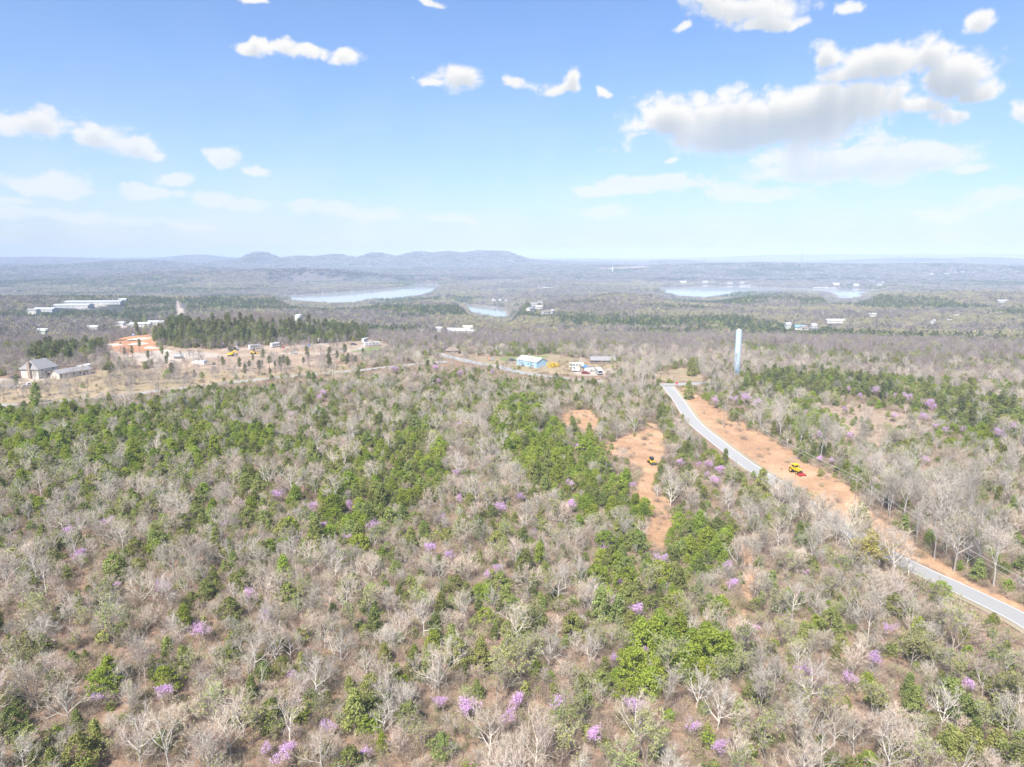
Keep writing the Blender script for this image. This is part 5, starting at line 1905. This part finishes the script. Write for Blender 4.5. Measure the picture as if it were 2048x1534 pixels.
# blue-topped tarp shelter in the yard
t = empty('canopy_shelter', at(1173, 741), .2, 'blue tarp canopy over white goods in the yard', 'canopy')
part('tarp', bluetarp, t, lambda m: m.prism([(-2.0, 2.1), (0, 2.75), (2.0, 2.1), (2.0, 2.04), (0, 2.69), (-2.0, 2.04)], -2.2, 2.2))
for x in (-1.9, 1.9):
    for y in (-2.1, 2.1):
        part('pole', steel, t, lambda m: m.tube([(x, y, 0), (x, y, 2.1)], .04, 6))
part('wall_panel', white, t, lambda m: m.box(-1.85, 1.85, -2.16, -2.1, .1, 1.9))

# ---- the blue metal building
rz = heading((1044, 728), (1090, 736))
p = at(1064, 731)
t = empty('metal_building', p, rz, 'long blue metal building with pale roof beside yellow bush', 'building')
gable(t, 17.0, 9.0, 3.4, 1.9, bluewall, metalroof, over=.35, wins=[(-4, 1.7, -4.5), (1.5, 1.7, -4.5)], door=(5.5, -4.5))
part('garage_door', mat('teal_panel', (.10, .33, .42)), t, lambda m: m.box(2.9, 4.6, -4.58, -4.5, -.1, 2.7))
part('gable_trim', white, t, lambda m: m.box(8.5, 8.56, -4.4, 4.4, 3.2, 3.4))
for k in range(17):
    x = -8.3 + k * 1.03
    part('roof_seam', metalroof, t, lambda m: [m.poly([(x, s * 4.8, 3.28 + .19), (x + .08, s * 4.8, 3.28 + .19), (x + .08, 0, 5.3 + .19), (x, 0, 5.3 + .19)], [(0, 1, 2, 3)]) for s in (-1, 1)])

# pavilion with a hipped brown roof, left of the yard
t = empty('pavilion', at(905, 707), .05, 'open pavilion with dark hipped shingle roof where the roads meet', 'pavilion')
gable(t, 8.2, 6.6, 2.7, 1.9, stone, brownroof, over=.7, hip=3.2, wins=[(-2, 1.5, -3.3), (2, 1.5, -3.3)], door=(0, -3.3))
part('gable_vent', red, t, lambda m: m.box(-.3, .3, -2.0, -1.75, 3.9, 4.2))

# house with the big grey roof
rz = heading((70, 748), (104, 740))
t = empty('stone_house', at(80, 752), rz, 'two storey stone and siding house with big grey shingle roof', 'house')
gable(t, 12.5, 10.5, 5.0, 4.0, offwhite, shingle, over=.7, hip=2.2, wins=[(-3.6, 1.6, -5.25), (0.2, 1.6, -5.25), (3.6, 1.6, -5.25), (-3.6, 4.0, -5.25), (3.6, 4.0, -5.25)], door=(1.9, -5.25))
part('chimney', stone, t, lambda m: m.box(-7.3, -6.3, -1.2, .2, -.6, 8.4).box(-7.4, -6.2, -1.3, .3, 8.4, 8.6))
part('deck', wood, t, lambda m: m.box(-2, 6.2, -8.2, -5.3, 2.5, 2.7).box(-2, 6.2, -8.2, -8.1, 3.5, 3.6))
for x in (-1.9, 1, 3.8, 6.1):
    part('deck_post', wood, t, lambda m: m.box(x - .09, x + .09, -8.16, -7.98, -.5, 3.5))

rz = heading((118, 750), (166, 742))
t = empty('ranch_house', at(143, 751), rz, 'long low cream ranch house with grey roof and carport', 'house')
gable(t, 17.5, 7.5, 2.7, 1.5, offwhite, shingle, over=.6, wins=[(-1.0, 1.4, -3.75), (2.5, 1.4, -3.75), (6.5, 1.4, -3.75)], door=(4.6, -3.75))
part('carport_shade_panel', darksteel, t, lambda m: m.box(-8.3, -4.4, -3.80, -3.745, -.2, 2.3))  # dark sheet on the solid wall, painting the shade inside the carport
t = empty('white_shed', at(169, 742), rz + .2, 'white box shed behind the end of the ranch house', 'shed')
gable(t, 6.5, 3.2, 3.2, .5, mat('pale_aqua_siding', (.62, .72, .72), var=.06), white, over=.15, door=(0, -1.6))

# dark long house behind the motorhome
t = empty('grey_house', at(1205, 727), -.05, 'long low house with dark grey roof behind the motorhome', 'house')
gable(t, 14.0, 7.0, 2.6, 1.6, mat('brown_siding', (.22, .17, .13), var=.15), shingle, over=.6, wins=[(-4, 1.4, -3.5), (0, 1.4, -3.5), (4, 1.4, -3.5)], door=(2, -3.5))

# ---- the building site by the campground
def excavator():
    t = empty('excavator', at(462, 712), heading((452, 711), (474, 712)), 'yellow excavator with folded boom on the red earth of the building site', 'excavator')
    for s in (-1, 1):
        part('track', darksteel, t, lambda m: m.prism([(-1.7, .2), (-1.4, 0), (1.4, 0), (1.7, .2), (1.7, .55), (1.4, .78), (-1.4, .78), (-1.7, .55)], *sorted((s * .75, s * 1.3))))
    part('house', yellow, t, lambda m: m.box(-2.0, .9, -1.2, 1.2, .95, 1.9, taper=.08).box(-.6, .6, -.6, .6, .75, .95))
    cab = part('cab', yellow, t, lambda m: m.box(.0, 1.5, .2, 1.2, 1.0, 2.8, taper=.08))
    part('cab_window', glass, cab, lambda m: m.box(.3, 1.52, .26, 1.22, 1.75, 2.55))
    part('boom', yellow, t, lambda m: m.prism([(.8, 1.5), (2.3, 4.0), (3.6, 3.9), (3.6, 3.6), (2.5, 3.55), (1.2, 1.3)], -.45, -.1))
    part('stick', yellow, t, lambda m: m.prism([(3.3, 4.0), (3.75, 3.9), (4.3, 1.4), (4.05, 1.3)], -.42, -.14))
    part('bucket', darksteel, t, lambda m: m.prism([(3.9, 1.5), (4.5, 1.3), (4.4, .5), (3.7, .45), (3.5, .9)], -.75, .2))


excavator()
t = empty('wheel_loader', at(508, 708), .2, 'tan machine parked below the first travel trailer', 'loader')
part('body', ochre, t, lambda m: m.box(-2.2, .6, -.9, .9, .8, 1.8, taper=.1))
part('cab', darksteel, t, lambda m: m.box(-.6, .6, -.7, .7, 1.8, 2.9, taper=.1))
part('bucket', ochre, t, lambda m: m.prism([(1.9, .2), (2.9, .2), (2.6, .9), (2.1, 1.1)], -1.2, 1.2))
part('arm', ochre, t, lambda m: m.box(.5, 2.1, -.5, -.3, .9, 1.2).box(.5, 2.1, .3, .5, .9, 1.2))
for x in (-1.4, .9):
    for s in (-1, 1):
        part('wheel', rubber, t, lambda m: m.wheel(x, s * 1.0, .62, .62, .45))
t = empty('dump_truck', at(467, 701), camp, 'white truck with dark rear bed beside the excavator', 'truck')
part('cab', white, t, lambda m: m.prism([(1.6, .6), (3.6, .6), (3.6, 1.5), (2.7, 1.7), (2.4, 2.7), (1.6, 2.7)], -1.1, 1.1))
part('windscreen', glass, t, lambda m: m.poly([(2.72, -.95, 1.75), (2.72, .95, 1.75), (2.45, .95, 2.6), (2.45, -.95, 2.6)], [(0, 1, 2, 3)]))
part('bed', darksteel, t, lambda m: m.box(-3.4, 1.4, -1.2, 1.2, 1.0, 1.2).box(-3.4, 1.4, -1.2, -1.1, 1.2, 2.1).box(-3.4, 1.4, 1.1, 1.2, 1.2, 2.1).box(1.3, 1.4, -1.1, 1.1, 1.2, 2.5))
part('chassis', darksteel, t, lambda m: m.box(-3.2, 3.2, -.45, .45, .6, .95))
for x in (-2.4, -1.3, 2.6):
    for s in (-1, 1):
        part('wheel', rubber, t, lambda m: m.wheel(x, s * 1.0, .5, .5, .3))
t = empty('culvert_tank', at(358, 717), .35, 'grey steel tank with rust red end lying on the gravel', 'tank')
part('barrel', steel, t, lambda m: m.tube([(-2.6, 0, 1.5), (2.6, 0, 1.5)], 1.5, 20))
part('end_cap', rust, t, lambda m: m.tube([(-2.75, 0, 1.5), (-2.603, 0, 1.5)], [1.3, 1.48], 20))
part('cradle', wood, t, lambda m: m.box(-1.8, -1.4, -1.0, 1.0, -.1, .25).box(1.4, 1.8, -1.0, 1.0, -.1, .25))
t = empty('white_tarp_stack', at(404, 727), -.2, 'stack of goods under white sheeting on the pale gravel', 'stack')
part('sheeting', white, t, lambda m: m.box(-4.2, 3.0, -2.0, 2.0, -.2, 2.0, taper=.5).box(-6.5, -4.6, -1.2, 1.0, -.2, 1.3, taper=.3))
part('pallet', wood, t, lambda m: m.box(3.6, 8.5, -1.6, 1.2, -.1, .7).box(4.2, 7.8, -1.2, .8, .7, 1.1))


def mound(name, u, v, rx, ry, h, m, label, seed, rz=0.0, group=None):
    r = np.random.default_rng(seed)
    n = 26
    mb = MB()
    g = np.linspace(-1, 1, n)
    pts, fc = [], []
    for j in range(n):
        for i in range(n):
            q = math.hypot(g[i], g[j])
            k = max(0.0, 1 - q ** 1.6)
            z = h * k * (0.75 + 0.5 * float(fbm(np.array([g[i] * 3 + seed]), np.array([g[j] * 3]), seed, 3)[0])) - .25
            pts.append((g[i] * rx, g[j] * ry, z))
    for j in range(n - 1):
        for i in range(n - 1):
            fc.append((j * n + i, j * n + i + 1, (j + 1) * n + i + 1, (j + 1) * n + i))
    mb.poly(pts, fc)
    o = mb.build(name, m, None, True, at(u, v))
    o.rotation_euler = (0, 0, rz)
    return tag(o, label, 'mound', group)


mound('gravel_mound', 281, 688, 9, 3.2, 1.6, gravel_m, 'long low pale rock mound on the red graded earth', 3, .15, 'spoil mounds on the graded site')
mound('gravel_mound', 288, 678, 12, 3.0, 1.5, gravel_m, 'pale rock ridge along the upper edge of the graded earth', 4, .2, 'spoil mounds on the graded site')
mound('earth_mound', 291, 686, 5, 3.0, 2.0, earth, 'brown earth heap beside the pale rock mound', 5, .1, 'spoil mounds on the graded site')
mound('earth_mound', 276, 676, 14, 3.0, 2.2, earth, 'red earth bank under the trees at the top of the graded site', 6, .22, 'spoil mounds on the graded site')
mound('gravel_mound', 222, 692, 12, 4.0, 2.2, gravel_m, 'pale pink rock bank at the outer end of the graded site', 7, .5, 'spoil mounds on the graded site')
mound('gravel_mound', 332, 703, 5, 3.0, 1.8, gravel_m, 'small pale rock pile near the foot of the pine knob', 8, 0, 'spoil mounds on the graded site')
mound('gravel_mound', 303, 696, 8, 2.6, 1.4, gravel_m, 'low rock berm in front of the bare pine trunks', 9, -.4, 'spoil mounds on the graded site')
t = empty('portable_toilet', at(268, 675), 0, 'small blue portable cabin at the upper edge of the red earth', 'cabin')
part('cabin', bluetarp, t, lambda m: m.box(-.8, .8, -.8, .8, 0, 2.3))
part('roof', white, t, lambda m: m.box(-.85, .85, -.85, .85, 2.303, 2.5, taper=.15))

# ---- at the road junction
t = empty('road_sign', at(1353, 776), .3, 'red road sign on a thin post at the junction', 'sign')
part('post', steel, t, lambda m: m.tube([(0, 0, -.3), (0, 0, 2.2)], .04, 6))
part('plate', mat('sign_red', (.60, .06, .05), rough=.5), t, lambda m: m.tube([(0, -.06, 2.2), (0, -.03, 2.2)], .62, 8))
part('plate_back', steel, t, lambda m: m.tube([(0, -.029, 2.2), (0, -.01, 2.2)], .6, 8))
for i, (u, v) in enumerate(((1347, 763), (1349, 756), (1338, 757))):
    t = empty('fence_post', at(u, v), 0, ['dark wooden post on grass behind the junction, nearest the road', 'dark wooden post on grass behind the junction, farthest from the road', 'dark wooden post behind the low green shrub'][i], 'post', 'posts behind the junction')
    part('shaft', wood, t, lambda m: m.tube([(0, 0, -.3), (0, 0, 2.3)], .11, 6))
    part('cap', darksteel, t, lambda m: m.box(-.16, .16, -.16, .16, 2.3, 2.38))
t = empty('roadside_sign', at(982, 722), 0.1, 'orange and grey board sign standing on the grass past the pavilion', 'sign')
part('board', steel, t, lambda m: m.box(-1.8, 1.8, -.08, .08, .8, 2.6))
part('orange_panel', orange, t, lambda m: m.box(-1.5, -.2, -.12, -.08, 1.3, 2.4))
for x in (-1.6, 1.6):
    part('post', wood, t, lambda m: m.box(x - .08, x + .08, .081, .24, -.3, 2.7))


def bush(name, u, v, H, Rr, m, label, cat='shrub', seed=0, group=None, size=.32):
    tr, cr2 = ever_parts(700 + seed, H, Rr, 'egg', clumps=70, per=16, size=size)
    t = empty(name, at(u, v), seed, label, cat, group)
    tr.build('trunk', bark_dark, t)
    cr2.build('crown', m, t)


bush('forsythia_bush', 1104, 735, 3.4, 2.8, mat('forsythia_bloom', (.72, .50, .02), rough=.8, col2=(.80, .62, .05), var_scale=2, transl=.2), 'brilliant yellow flowering bush at the end of the blue building', seed=1)
bush('forsythia_bush', 1114, 733, 2.0, 1.5, MATS['forsythia_bloom'], 'smaller yellow flowering bush next to the brilliant one', seed=2)
bush('shrub', 1339, 766, 2.0, 1.7, cedar_bright, 'low round green shrub on grass behind the junction', seed=3)

dimmed = mat('dimmed_white_sheet', (0.42, 0.425, 0.42), rough=0.6, var=0.1, var_scale=0.1)  # white of the far sheds, distance haze put into the base colour
dimmed_wall = mat('dull_white_siding', (0.48, 0.475, 0.455), rough=0.7, var=0.12, var_scale=0.6)  # dimmer copy of the white paint for far houses
dimmed_roof = mat('dimmed_metal_roof', (0.44, 0.44, 0.43), rough=0.6, var=0.14, var_scale=0.4)  # dimmer copy of the pale metal roof for far houses
# ---- buildings among the far woods
def far_house(u, v, L, W, hw, hr, rz, wall, roof, label, cat='house', name='house', group='houses scattered through the far woods', hip=0.0, nwin=0):
    p = at(u, v)
    t = empty(name, p, rz, label, cat, group)
    wall = dimmed_wall if wall is white else wall
    roof = dimmed_roof if roof is metalroof else roof
    gable(t, L, W, hw, hr, wall, roof, over=.5, hip=hip, wins=[(-L / 2 + (i + .5) * L / nwin, hw * .55, -W / 2) for i in range(nwin)], door=(L * .1, -W / 2))
    FAR_CLEAR.append((p.x, p.y, max(L, W) * .55 + 5))
    uu, vv, dd = project(p.x, p.y, p.z)
    k = FPX / dd
    HOUSE_SIGHT.append((uu - L * .5 * k - 2, vv - (hw + hr) * k - 1, uu + L * .5 * k + 2, vv + 1.5, dd))
    return t


far_house(190, 608, 95, 22, 4.5, 2, .12, dimmed, dimmed, 'longest white industrial shed on the wooded ridge', 'warehouse', 'warehouse', 'white sheds on the ridge', nwin=9)
far_house(147, 615, 58, 22, 4.2, 2, .06, dimmed, dimmed, 'white industrial shed with pale gable, middle of the ridge sheds', 'warehouse', 'warehouse', 'white sheds on the ridge', nwin=6)
far_house(92, 623, 34, 16, 4, 2.5, -.1, dimmed, dimmed, 'white shed lower down the slope than the ridge sheds', 'warehouse', 'warehouse', 'white sheds on the ridge', nwin=4)
far_house(67, 628, 16, 12, 6, 2, 0, offwhite, shingle, 'square pale house just below the lowest white shed', nwin=3)
far_house(246, 603, 14, 9, 4, 2, .1, white, metalroof, 'tiny white shed beyond the longest industrial shed', 'shed', 'shed', 'white sheds on the ridge')
far_house(282, 653, 24, 10, 3.5, 1.8, .1, white, metalroof, 'long white roofed building between pink redbuds by the gravel lot', 'building', 'store_building', 'buildings by the gravel lot', nwin=4)
far_house(241, 651, 11, 8, 3.2, 1.8, 0, white, metalroof, 'small white roofed house at the near end of the gravel lot', 'house', 'house', 'buildings by the gravel lot')
far_house(314, 649, 20, 10, 3.5, 1.8, .1, white, metalroof, 'white roofed building where the lot meets the pine knob', 'building', 'store_building', 'buildings by the gravel lot', nwin=3)
far_house(187, 660, 12, 8, 3.5, 2, .2, offwhite, metalroof, 'pale house alone among leafless trees above the graded site')
far_house(87, 668, 13, 9, 4, 2, -.2, mat('pale_green_siding', (.42, .50, .40)), mat('pale_green_roof', (.55, .62, .55)), 'pale green roofed house in the wood above the grey roofed house')
far_house(918, 667, 26, 14, 3.6, 2.6, -.15, white, metalroof, 'broad white roofed building beyond the pavilion', 'building', 'store_building', 'buildings beyond the pavilion', nwin=4)
far_house(940, 668, 13, 9, 3.4, 1.4, -.1, offwhite, metalroof, 'low pale annex at the end of the broad white building', 'building', 'store_building', 'buildings beyond the pavilion', nwin=2)
far_house(936, 660, 12, 8, 3.4, 2.2, .1, offwhite, mat('tan_roof', (.50, .44, .33)), 'tan roofed house behind the broad white building', 'house', 'house', 'buildings beyond the pavilion')
far_house(878, 664, 7, 6, 4.5, 1.5, 0, white, metalroof, 'narrow white house left of the broad white building')
far_house(1670, 646, 25, 10, 3.6, 2, -.05, offwhite, metalroof, 'long cream roofed shed in the right hand woods', 'shed', 'shed', nwin=3)
far_house(1599, 659, 13, 9, 3.4, 2, -.1, offwhite, mat('blue_metal_roof', (.20, .36, .55), rough=.5), 'blue roofed house in the right hand woods', nwin=2)
far_house(1607, 660, 9, 7, 3, 1.8, .3, offwhite, brownroof, 'rust brown roofed cabin just beside the blue roofed house')
far_house(1575, 658, 6, 6, 6, 2, .1, white, metalroof, 'narrow white gabled house left of the blue roofed house')
far_house(1627, 656, 7, 6, 3.5, 2, .1, white, metalroof, 'small white cottage between blue roof and cream shed')
far_house(1866 // 1, 648, 8, 6, 4, 2, .8, white, metalroof, 'white cottage standing in a pale clearing among yellow trees')
far_house(1897, 646, 5, 5, 4, 1.5, 0, white, metalroof, 'tiny white hut right of the clearing cottage')
far_house(2004, 605, 20, 9, 3.5, 1.8, 0, white, metalroof, 'long white roof alone in the grey woods at far right', 'shed', 'shed')
far_house(1716, 623, 10, 7, 3.5, 1.8, 0, offwhite, shingle, 'grey roofed house among budding trees on the right slope')
far_house(1745, 633, 12, 8, 3.5, 1.8, 0, offwhite, metalroof, 'pale roofed house below a bright green tree')
far_house(1914, 631, 12, 8, 3.5, 1.8, 0, offwhite, brownroof, 'brown roofed house in the far right woods')
for i, (u, v) in enumerate(((1068, 612), (1078, 618), (1092, 628), (1060, 621), (1103, 626), (1000, 601), (1012, 602), (988, 602), (1082, 606))):
    far_house(u, v, 11 + i % 3 * 2, 8, 4, 2.2, .3 * i, offwhite if i % 2 else white, (shingle, metalroof, brownroof)[i % 3],
              ['white cottage', 'pale house', 'small white house', 'cream house', 'pale cottage', 'white lake house', 'cream lake house', 'grey lake house', 'pale hillside house'][i] +
              [' uphill of the cove, highest of its cluster', ' in the middle of the cluster right of the cove', ' lowest of the cluster right of the cove', ' nearest the cove in its cluster', ' farthest right of the cove cluster',
               ' on the far bank of the cove, middle one', ' on the far bank of the cove, nearest the point', ' on the far bank of the cove, outermost', ' standing apart above the cove cluster'][i])
shore_spots = [(1694, 569, 'largest pale house above the docks'), (1672, 570, 'white house by the shore left of the largest'), (1712, 572, 'tan house just right of the largest shore house'), (1730, 570, 'white house higher than the tan one'),
               (1758, 571, 'pale house at the end of the shore row'), (1770, 568, 'cream house above the end of the shore row'), (1745, 566, 'white house behind the shore row'),
               (1840, 553, 'pale house in the hillside village, leftmost'), (1850, 552, 'white house in the hillside village near its left'), (1862, 551, 'cream house amid the hillside village'),
               (1893, 550, 'white house in the upper hillside village'), (1903, 549, 'pale house next along the upper village'), (1915, 548, 'large pale house at the top of the village'), (1924, 547, 'white house at the top right of the village'),
               (1410, 566, 'tan house above the far shore, leftmost'), (1460, 568, 'white house on the far shore near open water'), (1484, 567, 'red roofed house on the far shore'), (1366, 566, 'white house on the left of the far shore')]
for i, (u, v, lab) in enumerate(shore_spots):
    far_house(u, v, 20 + (i * 7) % 11, 12, 6, 4, .2 * (i % 5) - .4, (white, offwhite, offwhite)[i % 3], (shingle, metalroof, metalroof, brownroof)[i % 4], lab, group='houses beyond the lake')


def dock(u, v, L, W, rz, roof, label, z=LAKE_Z):
    x, y = on_level(u, v, z)
    t = empty('boat_dock', (x, y, z), rz, label, 'dock', 'boat docks on the lake')
    part('float', mat('dock_float', (.45, .44, .42)), t, lambda m: m.box(-L / 2, L / 2, -W / 2, W / 2, .1, .7))
    part('roof', roof, t, lambda m: m.prism([(-W / 2, 4.0), (0, 5.2), (W / 2, 4.0), (W / 2, 3.8), (0, 5.0), (-W / 2, 3.8)], -L / 2, L / 2, axis='x'))
    n = max(2, int(L / 12))
    for i in range(n + 1):
        for s in (-1, 1):
            part('post', steel, t, lambda m: m.box(-L / 2 + i * L / n * .98, -L / 2 + i * L / n * .98 + .3, s * W * .46 - .15, s * W * .46 + .15, .7, 4.3))


bluemetal = mat('dock_blue_roof', (.16, .30, .50), rough=.5)
dock(1640, 577, 60, 16, .05, metalroof, 'white roofed boat dock along the far shore, longest')
dock(1662, 578, 40, 14, .05, metalroof, 'white roofed boat dock to the right of the longest')
dock(1753, 581, 44, 14, .1, metalroof, 'white roofed boat dock at the right end of the water')
dock(1686, 594, 34, 12, .15, steel, 'grey boat dock on the near shore of the right bay')
dock(1098, 577, 50, 14, .05, metalroof, 'pale boat dock at the narrow water in the centre')
dock(1128, 576.5, 60, 16, .03, bluemetal, 'blue roofed boat dock by the narrow water')
dock(1148, 577, 30, 12, .1, mat('dock_red_roof', (.45, .16, .12)), 'red roofed boat dock beside the blue one')
dock(905, 600, 26, 10, .2, metalroof, 'white boat dock below the cove headland')
dock(1490, 573, 46, 12, .0, metalroof, 'white boat dock low on the far shore')

# round white tank behind the knob
p = at(598, 651)
t = empty('storage_tank', p, 0, 'short white round tank showing above the pine knob', 'tank')
part('shell', white, t, lambda m: m.tube([(0, 0, -1), (0, 0, 9.0)], 3.0, 24))
part('roof', white, t, lambda m: m.tube([(0, 0, 9.003), (0, 0, 9.7)], [3.1, .4], 24))
part('rim', steel, t, lambda m: m.tube([(0, 0, 8.6), (0, 0, 8.75)], 3.06, 24))
FAR_CLEAR.append((p.x, p.y, 9))


def mast(u, v, vtop, w, label, name, tower=True):
    p = at(u, v)
    d = float(project(p.x, p.y, p.z)[2])
    H = (v - vtop) / FPX * d
    t = empty(name, p, .2, label, 'mast' if tower else 'tower')
    if tower:
        for k in range(3):
            a = 2 * math.pi * k / 3
            part('leg', steel, t, lambda m: m.tube([(w * math.cos(a), w * math.sin(a), -2), (w * .55 * math.cos(a), w * .55 * math.sin(a), H)], .45, 5))

        def lat(m):
            n = 26
            for i in range(n):
                for k in range(3):
                    a, b = 2 * math.pi * k / 3, 2 * math.pi * ((k + 1) % 3) / 3
                    f0, f1 = i / n, (i + 1) / n
                    w0, w1 = w * (1 - .45 * f0), w * (1 - .45 * f1)
                    m.tube([(w0 * math.cos(a), w0 * math.sin(a), H * f0), (w1 * math.cos(b), w1 * math.sin(b), H * f1)], .2, 3)
        part('lattice', steel, t, lat)
        part('antenna_panel', white, t, lambda m: m.box(-2.6, 2.6, -2.4, 2.4, H * .95, H))
        part('spire', steel, t, lambda m: m.tube([(0, 0, H), (0, 0, H * 1.04)], .3, 5))
    else:
        part('shaft', mat('pale_blue_tank', (.62, .72, .78)), t, lambda m: m.tube([(0, 0, -2), (0, 0, H)], w, 16))
        part('roof', white, t, lambda m: m.tube([(0, 0, H + .003), (0, 0, H + 1.5)], [w + .1, .4], 16))
    FAR_CLEAR.append((p.x, p.y, 16))


mast(1602, 535, 500, 3.6, 'tall thin grey lattice radio mast on the far ridge', 'radio_mast')
mast(1225, 546, 534, 3.5, 'pale blue standpipe on the far hillside beyond the lake', 'standpipe', tower=False)
far_woods()
